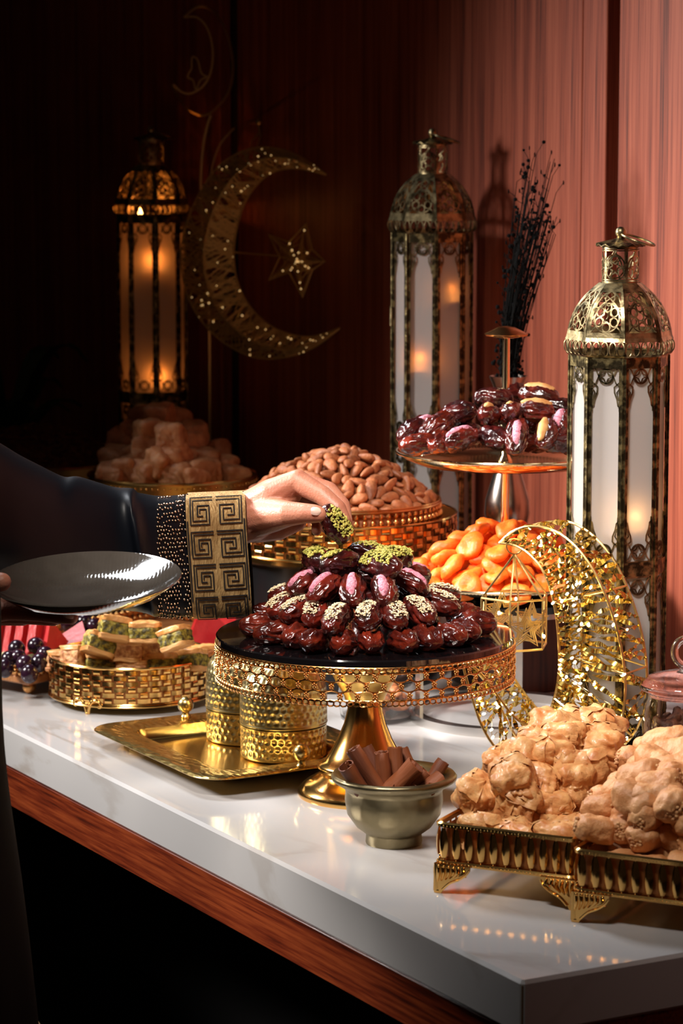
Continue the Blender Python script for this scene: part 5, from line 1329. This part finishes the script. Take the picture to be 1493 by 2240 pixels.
# ---- fruit tray behind the baklava
FC = Vector((-.372, 3.310, 0)); fu = math.atan2(.766, .643)
ft = thing('fruit_tray', 'wooden tray edged with shiny gold beads, holding cut watermelon and grapes', 'tray', FC, fu)
FLX, FLY = .40, .16; WDT = wood('light_tray_wood', srgb(150, 92, 52), srgb(178, 116, 70), srgb(200, 140, 90), .4, (2, 30, 30))
mb = MB(); mb.box((FLX/2, FLY/2, .020), (FLX, FLY, .010), None, .002); mb.build('board', WDT, ft, True, 30)
bm = MB(); bm.ball((0, 0, 0), .0052, None, 14, 9); bmm = bm.mesh('bead', GOLD_ROSE, True, 0)
for (ax, ay, bx_, by_) in ((0, 0, FLX, 0), (FLX, 0, FLX, FLY), (FLX, FLY, 0, FLY), (0, FLY, 0, 0)):
    L_ = math.hypot(bx_-ax, by_-ay); k = int(L_/.0108)
    for i in range(k):
        f = i/k
        for z in (.0302, .0398): link('bead', bmm, ft, loc=(ax+(bx_-ax)*f, ay+(by_-ay)*f, z))
for (x, y) in ((.02, .02), (FLX-.02, .02), (.02, FLY-.02), (FLX-.02, FLY-.02)):
    mb = MB(); mb.ball((x, y, .0085), .0085, None, 14, 9); mb.build('ball_foot', GOLD_ROSE, ft)
RED = M('melon_flesh', srgb(196, 28, 34), .35, 0, srgb(214, 56, 56), 60, .3, 160, sss=.2); RINDW = M('melon_white', srgb(222, 224, 170), .45); RINDG = M('melon_rind', srgb(26, 52, 26), .35, 0, srgb(64, 110, 44), 30)
def melon_wedge(w, h, th):
    """triangular slice standing on its curved rind"""
    out = []
    for (r0, r1, mat, nme) in ((0, .84, RED, 'flesh'), (.84, .93, RINDW, 'white_rind'), (.93, 1.0, RINDG, 'green_rind')):
        n = 10; inner = [(h*r0*math.sin(a), h-h*r0*math.cos(a)) for a in [-.55+1.1*i/n for i in range(n+1)]]; outer = [(h*r1*math.sin(a), h-h*r1*math.cos(a)) for a in [-.55+1.1*i/n for i in range(n+1)]]
        poly = ([(0, h)] if r0 == 0 else inner[::-1])+outer
        m_ = MB(); m_.extrude(poly, th); out.append((nme, m_.mesh(nme, mat, True, 30)))
    return out
WM = melon_wedge(.05, .060, .013)
def melon(px, py, z, yaw, tilt, lab, sc=1.0):
    t = thing('watermelon_slice', lab, 'watermelon', (0, 0, 0), 0, 'watermelon slices on the fruit tray')
    t.matrix_local = Matrix.Translation(P(px, py, z)) @ Matrix.Rotation(math.radians(yaw), 4, 'Z') @ Matrix.Rotation(math.radians(tilt), 4, 'X') @ Matrix.Rotation(math.radians(0), 4, 'Y') @ Matrix.Scale(sc, 4) @ Matrix.Translation((0, 0, -.03))
    for nme, me in WM: link(nme, me, t)
for (px, py, z, yaw, tilt, lab, sc) in [(8, 1395, .056, 55, -18, 'watermelon slice at the left edge of the photo, first of the leaning row', 1.0), (34, 1396, .056, 55, -18, 'watermelon slice, second of the leaning row', 1.0), (60, 1399, .056, 55, -18, 'watermelon slice, third of the leaning row', 1.0), (88, 1402, .056, 55, -18, 'watermelon slice, fourth of the leaning row', 1.0), (118, 1410, .052, 50, -22, 'watermelon slice, last of the leaning row beside the baklava basket', 1.0), (160, 1408, .050, -20, -60, 'watermelon slice lying flat beside the baklava basket', 1.15), (455, 1385, .046, 25, -35, 'large watermelon slice behind the baklava, under the sleeve cuff', 1.35), (505, 1374, .044, 10, -55, 'large watermelon slice next to the date stand', 1.15), (600, 1318, .060, 40, -20, 'watermelon slice in the dark below the almond riser', 1.0)]:
    melon(px, py, z, yaw, tilt, lab, sc)
GRP = M('dark_grape', srgb(28, 14, 26), .22, 0, srgb(52, 24, 44), 40, coat=.3)
gmm2 = MB(); gmm2.ball((0, 0, 0), (.0105, .0105, .0118), None, 20, 12); gme = gmm2.mesh('grape', GRP, True, 0)
gl = [(36, 1420, .052), (78, 1412, .054), (54, 1452, .042), (86, 1450, .042), (20, 1442, .044), (64, 1474, .034), (98, 1432, .046), (10, 1462, .036), (40, 1440, .045), (112, 1452, .036), (150, 1365, .060), (184, 1362, .060), (205, 1370, .056), (172, 1378, .052)]
for k, (px, py, z) in enumerate(sorted(gl)):
    o = link('grape', gme, None, mat=Matrix.Translation(P(px, py, z)) @ Matrix.Rotation(k*1.3, 4, 'X'))
    tag(o, 'black grape on the fruit tray, %s counted from the left' % ORD[k], 'grape', 'black grapes on the fruit tray')
mel = chunk_mesh(31, M('honeydew', srgb(222, 202, 150), .4, 0, srgb(236, 220, 178), 30, .3, 120), 'melon_piece', .030, .014, .012, .15, 5.0)
tag(link('melon_piece', mel, None, mat=Matrix.Translation(P(432, 1402, .034)) @ Matrix.Rotation(.5, 4, 'Z')), 'pale honeydew melon piece behind the baklava basket', 'melon')
# ================================================================ the person reaching for a date
SKIN = M('skin', srgb(184, 124, 98), .46, 0, srgb(168, 102, 80), 30, .25, 420, sss=.35, sssr=.006, lo=.3, hi=.7)
SATIN = M('black_satin', (.004, .005, .008), .42, 0, None, 20, .15, 30, spec=.2)
SCARF = M('black_scarf', (.008, .008, .010), .6, sheen=.1)
CUFFM = M('gold_embroidery', srgb(190, 156, 104), .55, .3, srgb(152, 118, 72), 160, .8, 420, stretch=(1, 1, .3), lo=.35, hi=.65)
STITCH = M('black_stitching', (.012, .010, .010), .6)
NAIL = M('fingernail', srgb(232, 196, 180), .22, coat=.4)
def capsule_chain(mb, pts, n=14, m=6):
    for (a, ra), (b, rb_) in zip(pts[:-1], pts[1:]):
        a, b = Vector(a), Vector(b); v = b-a; q = v.to_track_quat('Z', 'Y').to_matrix().to_4x4(); L_ = v.length; prof = []
        for i in range(m+1): t = PI/2*i/m; prof.append((ra*math.sin(t), -ra*math.cos(t)))
        for i in range(m+1): t = PI/2*i/m; prof.append((rb_*math.cos(t), L_+rb_*math.sin(t)))
        mb.lathe([(max(1e-5, r), z) for r, z in prof], n, Matrix.Translation(a) @ q, True, True)
def skin_blend(mb, voxel, it):
    me = mb.mesh('tmp_body', SKIN, False); o = bpy.data.objects.new('tmp_body', me); COL.objects.link(o)
    r = o.modifiers.new('r', 'REMESH'); r.mode = 'VOXEL'; r.voxel_size = voxel; r.use_smooth_shade = True
    s_ = o.modifiers.new('s', 'SMOOTH'); s_.factor = .5; s_.iterations = it
    dg = bpy.context.evaluated_depsgraph_get(); out = bpy.data.meshes.new_from_object(o.evaluated_get(dg))
    bpy.data.objects.remove(o); return out
# --- left hand pinching the date, forearm inside the sleeve
hb = MB()
IM, MM, RM, LM = D(650, 1054, 2.832), D(650, 1056, 2.853), D(642, 1066, 2.874), D(628, 1082, 2.890)
WR = D(552, 1134, 2.862)
capsule_chain(hb, [(D(330, 1200, 2.82), .027), (D(470, 1150, 2.850), .0265), (WR, .0235)])
capsule_chain(hb, [(D(545, 1118, 2.862), .0205), (D(600, 1085, 2.845), .0190), (IM, .0128)])
capsule_chain(hb, [(WR, .0225), (D(605, 1090, 2.860), .0185), (MM, .0130)])
capsule_chain(hb, [(WR, .0220), (D(605, 1105, 2.874), .0180), (RM, .0125)])
capsule_chain(hb, [(WR, .0215), (D(598, 1130, 2.884), .0175), (LM, .0115)])
capsule_chain(hb, [(D(560, 1148, 2.872), .0190), (D(605, 1150, 2.880), .0155), (D(648, 1140, 2.885), .0110)])
capsule_chain(hb, [(IM, .0124), (D(704, 1083, 2.814), .0100), (D(738, 1112, 2.803), .0088), (D(753, 1138, 2.798), .0066)])
capsule_chain(hb, [(MM, .0126), (D(718, 1074, 2.842), .0098), (D(748, 1106, 2.828), .0085), (D(757, 1140, 2.812), .0066)])
capsule_chain(hb, [(RM, .0120), (D(704, 1096, 2.872), .0092), (D(722, 1130, 2.858), .0080), (D(713, 1154, 2.842), .0062)])
capsule_chain(hb, [(LM, .0110), (D(678, 1116, 2.890), .0082), (D(696, 1142, 2.876), .0071), (D(692, 1160, 2.858), .0056)])
capsule_chain(hb, [(D(566, 1130, 2.850), .0205), (D(598, 1126, 2.828), .0175), (D(630, 1124, 2.806), .0130), (D(668, 1123, 2.794), .0103), (D(690, 1124, 2.789), .0093), (D(700, 1126, 2.787), .0078)])
capsule_chain(hb, [(D(612, 1108, 2.838), .0135), (D(640, 1078, 2.836), .0105)])
hand_l = skin_blend(hb, .0013, 7)
# --- right hand under the plate
rb2 = MB()
capsule_chain(rb2, [(D(-200, 1390, 2.505), .030), (D(-160, 1365, 2.555), .0250), (D(-120, 1345, 2.590), .0245)])
capsule_chain(rb2, [(D(-130, 1345, 2.615), .024), (D(-60, 1338, 2.605), .0150), (D(20, 1331, 2.585), .0110), (D(85, 1337, 2.575), .0098), (D(132, 1345, 2.567), .0086), (D(156, 1351, 2.563), .0066)])
capsule_chain(rb2, [(D(-130, 1350, 2.635), .022), (D(-60, 1345, 2.627), .0140), (D(10, 1340, 2.615), .0108), (D(70, 1345, 2.610), .0094), (D(118, 1352, 2.605), .0078)])
capsule_chain(rb2, [(D(-130, 1352, 2.655), .020), (D(-70, 1350, 2.649), .0130), (D(0, 1346, 2.645), .0100), (D(50, 1350, 2.640), .0085)])
capsule_chain(rb2, [(D(-130, 1330, 2.595), .020), (D(-75, 1300, 2.555), .0145), (D(-28, 1276, 2.540), .0112), (D(4, 1273, 2.537), .0088)])
hand_r = skin_blend(rb2, .0016, 6)
# --- torso, neck and head (outside the frame), coarser
B = Vector((-.455, 2.42, 0)); FWD = N.copy(); LFT = E.copy()
def bp(f, l, z): return B+FWD*f+LFT*l+Vector((0, 0, z))
tb = MB()
capsule_chain(tb, [(bp(0, 0, -.05), .14), (bp(0, 0, .15), .125), (bp(.0, 0, .34), .13)]); capsule_chain(tb, [(bp(0, -.15, .415), .065), (bp(0, .15, .415), .065)]); capsule_chain(tb, [(bp(0, 0, .40), .060), (bp(.012, 0, .55), .052)])
for s_ in (-1, 1): capsule_chain(tb, [(bp(0, s_*.09, -.05), .095), (bp(.01, s_*.09, -.45), .065), (bp(0, s_*.09, -.84), .045), (bp(.13, s_*.09, -.87), .025)])
capsule_chain(tb, [(bp(.0, .16, .415), .055), (D(-40, 1150, 2.72), .036), (D(160, 1185, 2.775), .028), (D(330, 1200, 2.82), .027)]); capsule_chain(tb, [(bp(.0, -.16, .415), .055), (bp(.02, -.19, .18), .043), (D(-190, 1385, 2.56), .030)])
hd = bp(.03, 0, .645)
tb.ball(tuple(hd), (.075, .075, .108), None, 24, 18); capsule_chain(tb, [(hd+FWD*.03+Vector((0, 0, -.07)), .045), (hd+FWD*.05+Vector((0, 0, -.075)), .035)])
capsule_chain(tb, [(hd+FWD*.072+Vector((0, 0, .01)), .009), (hd+FWD*.090+Vector((0, 0, -.025)), .012)])
capsule_chain(tb, [(hd+FWD*.074+LFT*.018+Vector((0, 0, -.058)), .008), (hd+FWD*.074-LFT*.018+Vector((0, 0, -.058)), .008)])
for s_ in (-1, 1): capsule_chain(tb, [(hd+FWD*.066+LFT*(s_*.016)+Vector((0, 0, .024)), .008), (hd+FWD*.058+LFT*(s_*.045)+Vector((0, 0, .026)), .008)])
torso = skin_blend(tb, .007, 6)
allv, allf = [], []
for me in (hand_l, hand_r, torso):
    o_ = len(allv); allv += [v.co.copy() for v in me.vertices]; allf += [tuple(i+o_ for i in p.vertices) for p in me.polygons]
pe = thing('person', 'person in a black robe with gold embroidered cuff, holding a plate and pinching a date', 'person', (B.x, B.y, -.9))
inv = Vector((-B.x, -B.y, .9))
body = MB(); body.add([v+inv for v in allv], allf); body.build('body', SKIN, pe, True, 0)
# eyes and brows
for s_ in (-1, 1):
    m_ = MB(); m_.ball(tuple(hd+FWD*.066+LFT*(s_*.030)+Vector((0, 0, .008))+inv), .011, None, 14, 10); m_.build('eye', M('eye_white', (.75, .72, .68), .2), pe)
# nails
def nail(p, nor, along, w, l, nme='nail'):
    nor = nor.normalized(); along = (along-nor*along.dot(nor)).normalized(); sd = nor.cross(along); m_ = MB()
    M4 = Matrix((( sd.x, along.x, nor.x, p.x+inv.x), (sd.y, along.y, nor.y, p.y+inv.y), (sd.z, along.z, nor.z, p.z+inv.z), (0, 0, 0, 1)))
    m_.grid(9, 9, lambda u, v: ((u-.5)*w*(1-.38*abs(2*v-1)**3), (v-.5)*l, -.0022*(2*u-1)**2-.0012*(2*v-1)**2*.6), M4); o = m_.build(nme, NAIL, pe); o['label'] = 'pale polished fingernail'
nail(D(691, 1120, 2.7815)+Vector((0, -.0030, .0020)), Vector((.12, -.90, .42)), D(702, 1121, 2.78)-D(682, 1120, 2.78), .0086, .0098)
nail(D(152, 1346, 2.5575)+Vector((0, -.003, .002)), Vector((.3, -.8, .5)), Vector((1, 0, -.2)), .008, .010)
# --- robe: skirt and torso
rbm = MB(); NR_ = 64; secs = [(-.895, .34, .25), (-.70, .31, .23), (-.40, .265, .195), (-.20, .245, .180), (0, .222, .165), (.15, .20, .152), (.30, .20, .150), (.40, .195, .130), (.46, .150, .095), (.495, .085, .07), (.53, .066, .06)]
secs = [(z, *r) for z, *r in secs]; sm = smooth_pts([(a, b, c) for a, b, c in secs], 5)
def robe(u, v):
    k = min(len(sm)-1, int(v*(len(sm)-1)+.5)); z, wl, wf = sm[k]; a = 2*PI*u
    fold = 1+(.035*math.sin(9*a+2*nz((z, 0, 0), 3))+.03*nz((math.cos(a)*2, math.sin(a)*2, z*2), 1.5, 3))*max(0, min(1, (.25-z)*1.2))
    return tuple(bp(wf*math.cos(a)*fold, wl*math.sin(a)*fold, z)+inv)
rbm.grid(NR_, len(sm), robe, None, True); robe_o = rbm.build('robe', M('black_robe_cloth', (.004, .004, .005), .8, spec=.1), pe, True, 0)
# gold trim line low on the robe's side, as at the photo's left edge
tm = MB()
for kk in range(2):
    q = []
    for i in range(22):
        u = -.02-.10*i/21; a = 2*PI*u; z = -.115-.006*kk; k = min(range(len(sm)), key=lambda j: abs(sm[j].x-z)); _, wl, wf = sm[k]; q.append(bp(wf*math.cos(a)*1.03, wl*math.sin(a)*1.03, z)+inv)
    tm.tube(q, .0018, 5)
sub_part(tm.build('robe_trim', CUFFM, pe), robe_o)
# head scarf
sc_ = MB(); n_ = 40
def scarf(u, v):
    a = 2*PI*u; t = .02+v*2.55
    p = Vector((math.sin(t)*math.cos(a)*.096, math.sin(t)*math.sin(a)*.094, math.cos(t)*.130))
    if v > .62: f = (v-.62)/.38; p = p.lerp(Vector((math.cos(a)*.085, math.sin(a)*.115, -.185)), f)
    front = max(0, math.cos(a)); opening = front**3*math.exp(-((t-1.50)/.55)**2)
    p.x -= opening*.075
    return tuple(hd-Vector((0, 0, .0))+FWD*(p.x-.006)+LFT*p.y+Vector((0, 0, p.z))+inv)
sc_.grid(n_, 30, scarf, None, True); sc_.build('head_scarf', SCARF, pe, True, 0)
# --- left sleeve
SEC = [(-150, 890, 1220, 2.630, .070), (-60, 935, 1255, 2.670, .066), (0, 975, 1270, 2.700, .062), (60, 1010, 1290, 2.720, .058), (130, 1046, 1312, 2.745, .055), (172, 1044, 1322, 2.760, .053), (240, 1066, 1332, 2.780, .050), (288, 1067, 1338, 2.795, .050), (304, 1078, 1340, 2.800, .049), (350, 1086, 1346, 2.815, .046), (418, 1083, 1347, 2.835, .042), (480, 1080, 1346, 2.850, .039), (546, 1077, 1342, 2.865, .037)]
SP = smooth_pts([(a, b, c) for a, b, c, d, e in SEC], 6); SQ = smooth_pts([(d, e, 0) for a, b, c, d, e in SEC], 6)
def sleeve_pt(k, a, off=0.0, ex=2.6):
    """k = index along the sleeve (float), a: 0 = far side, pi/2 = top, pi = camera side, 3pi/2 = bottom"""
    i = int(max(0, min(len(SP)-2, math.floor(k)))); f = k-i
    s0 = SP[i].lerp(SP[i+1], f); q0 = SQ[i].lerp(SQ[i+1], f); px, t_, b_ = s0
    cy = (t_+b_)/2; hh = (b_-t_)/2*q0.x/FPX; dp = q0.y
    ex = 2.6+1.9*max(0, min(1, (px-300)/110)); c, s_ = math.cos(a), math.sin(a); kk = (abs(c)**ex+abs(s_)**ex)**(-1/ex)
    skew = (-.0045*s_ if px > 400 else 0)
    p = D(px, cy, q0.x)+Vector((skew, (dp+off)*c*kk, (hh+off)*s_*kk))
    if px < 345:      # cloth folds
        w = min(1, (345-px)/80); lower = .5-.5*s_
        p.y += w*(.012*nz((p.x*9, 0, p.z*5), 1.0, 2)+.007*math.sin(p.x*30+p.z*22+2)); p.z += w*.004*nz((p.x*25, p.y*10, 0), 1.0, 7)
        fx = (px-300)/9.0; p.y -= .010*math.exp(-((px-292-(1-s_)*28)/14)**2)*(.3+.7*max(0, -c+.4))
    return p
KX = lambda px: min(range(len(SP)), key=lambda i: abs(SP[i].x-px))
KC0, KC1, KB0 = KX(418), len(SP)-1, KX(350)
sl = MB(); sl.grid(72, len(SP)*1, lambda u, v: tuple(sleeve_pt(v*(len(SP)-1), 2*PI*u)+inv), None, True); sl.grid(72, 10, lambda u, v: tuple(sleeve_pt(KC1-6*v, 2*PI*u, -.0018)+inv), None, True); sleeve_o = sl.build('sleeve', SATIN, pe, True, 0)
cf_ = MB(); cf_.grid(90, 14, lambda u, v: tuple(sleeve_pt(KC0+(KC1-KC0)*v, 2*PI*u, .0016)+inv), None, True); cuff_o = cf_.build('cuff', CUFFM, pe, True, 0); cuff_o['label'] = 'gold cuff embroidered with a Greek key pattern'
stt = MB()
_tab = []; _acc = 0.0; _pp = None
for _i in range(161):
    _a = PI*.50+PI*_i/160; _p = sleeve_pt((KC0+KC1)/2, _a); _acc += (abs(_p.z-_pp.z)+.15*(_p-_pp).length) if _pp is not None else 0; _pp = _p; _tab.append((_acc, _a))
def front_a(v):
    v = max(0, min(1, v))*_tab[-1][0]
    for (d0, a0), (d1, a1) in zip(_tab[:-1], _tab[1:]):
        if v <= d1: return a0+(a1-a0)*(v-d0)/max(1e-9, d1-d0)
    return _tab[-1][1]
def cuff_line(uv, w=.0013, off=.0024):
    """u 0..1 along the cuff towards the hand, v 0..1 from top down the camera side"""
    q = []; nn = []
    fine = []
    for (a, b) in zip(uv[:-1], uv[1:]):
        for i in range(5): fine.append((a[0]+(b[0]-a[0])*i/5, a[1]+(b[1]-a[1])*i/5))
    fine.append(uv[-1])
    for u, v in fine:
        a = front_a(v); k = KC0+(KC1-KC0)*u; p = sleeve_pt(k, a, off); e = .02
        t1 = sleeve_pt(k, a+e, off)-sleeve_pt(k, a-e, off); t2 = sleeve_pt(min(KC1, k+.2), a, off)-sleeve_pt(max(KC0, k-.2), a, off); n_ = t2.cross(t1).normalized()
        c_ = sleeve_pt(k, a, off+.01)-p
        if n_.dot(c_) < 0: n_ = -n_
        q.append(p+inv); nn.append(n_)
    stt.strip(q, nn, w, .0007)
for u in (.02, .955): cuff_line([(u, 0), (u, 1)], .0014)
for j in range(4):
    v0 = .005+j*.248; h = .236
    for s_ in (0, 1):
        X = (lambda x: .05+.41*x) if s_ == 0 else (lambda x: .93-.41*x)
        Y = lambda y: max(0.0, min(1.0, v0+h*y))
        key = [(1.0, .10), (.06, .10), (.06, .92), (.86, .92), (.86, .34), (.36, .34), (.36, .66), (.60, .66)]
        key2 = [(1.0, .19), (.16, .19), (.16, .80), (.74, .80), (.74, .45), (.46, .45), (.46, .57)]
        cuff_line([(X(x), Y(y)) for x, y in key], .0012); cuff_line([(X(x), Y(y)) for x, y in key2], .0010)
sub_part(stt.build('key_stitching', STITCH, pe, True, 40), cuff_o)
bdm = MB(); rbd = random.Random(2)
for j in range(30):
    for i in range(11):
        if rbd.random() < .12: continue
        a = front_a(j/29+rbd.uniform(-.008, .008)); k = KB0+(KC0-KB0)*((i+.5*(j % 2))/11)+rbd.uniform(-.06, .06); bdm.ball(tuple(sleeve_pt(k, a, .0008)+inv), rbd.uniform(.0009, .0014), None, 6, 4)
tag(sub_part(bdm.build('beadwork', M('bronze_beads', (.75, .52, .36), .18, 1.0), pe, True, 0), sleeve_o), 'rows of small bronze beads', None, None, 'stuff')
# --- right sleeve (outside the frame)
rs_ = MB(); path = [(bp(-.03, -.10, .40), .085), (bp(-.01, -.165, .34), .085), (bp(.02, -.19, .18), .080), ((bp(.02, -.19, .18)+D(-190, 1385, 2.56))/2, .080), (D(-190, 1385, 2.56), .070)]
rs_.tube([p+inv for p in smooth_pts([p for p, r in path], 6)], [.060-.0006*i for i in range(25)], 28); rs_.build('sleeve', SATIN, pe, True, 0)
# --- plate in the right hand
PLC = D(186, 1268, 2.580)
PLM = M('smoked_glass_plate', (.066, .055, .045), .07, 0, (.082, .069, .057), 40, .07, 90, coat=1.0, ior=1.6, btype='wave')
ptm = MB(); ptm.lathe([(0, -.0215), (.044, -.0215), (.047, -.0200), (.050, -.0185), (.072, -.0120), (.0880, -.0010), (.0905, .0010), (.0900, .0022), (.0870, .0010), (.071, -.0085), (.050, -.0145), (.03, -.0160), (0, -.0162)], 120)
po = ptm.build('dinner_plate', PLM, None, True, 60); po.matrix_local = Matrix.Translation(PLC) @ Matrix.Scale(.985, 4) @ Matrix.Rotation(math.radians(-2), 4, 'Y') @ Matrix.Rotation(math.radians(7), 4, 'X')
tag(po, 'dark smoked glass plate held out by the person at the left', 'plate')
# --- the date in the fingers
hdte = date('pista', Vector((0, 0, 0)), 0, 0, 0, 'pistachio-topped date pinched between thumb and finger above the pyramid', None, 1)
xax = (D(752, 1172, 2.79)-D(712, 1120, 2.79)).normalized(); zax = Vector((.55, -.62, .42)); zax = (zax-xax*zax.dot(xax)).normalized(); yax = zax.cross(xax); cpos = D(732, 1146, 2.792)
hdte.matrix_local = Matrix(((xax.x, yax.x, zax.x, cpos.x), (xax.y, yax.y, zax.y, cpos.y), (xax.z, yax.z, zax.z, cpos.z), (0, 0, 0, 1)))
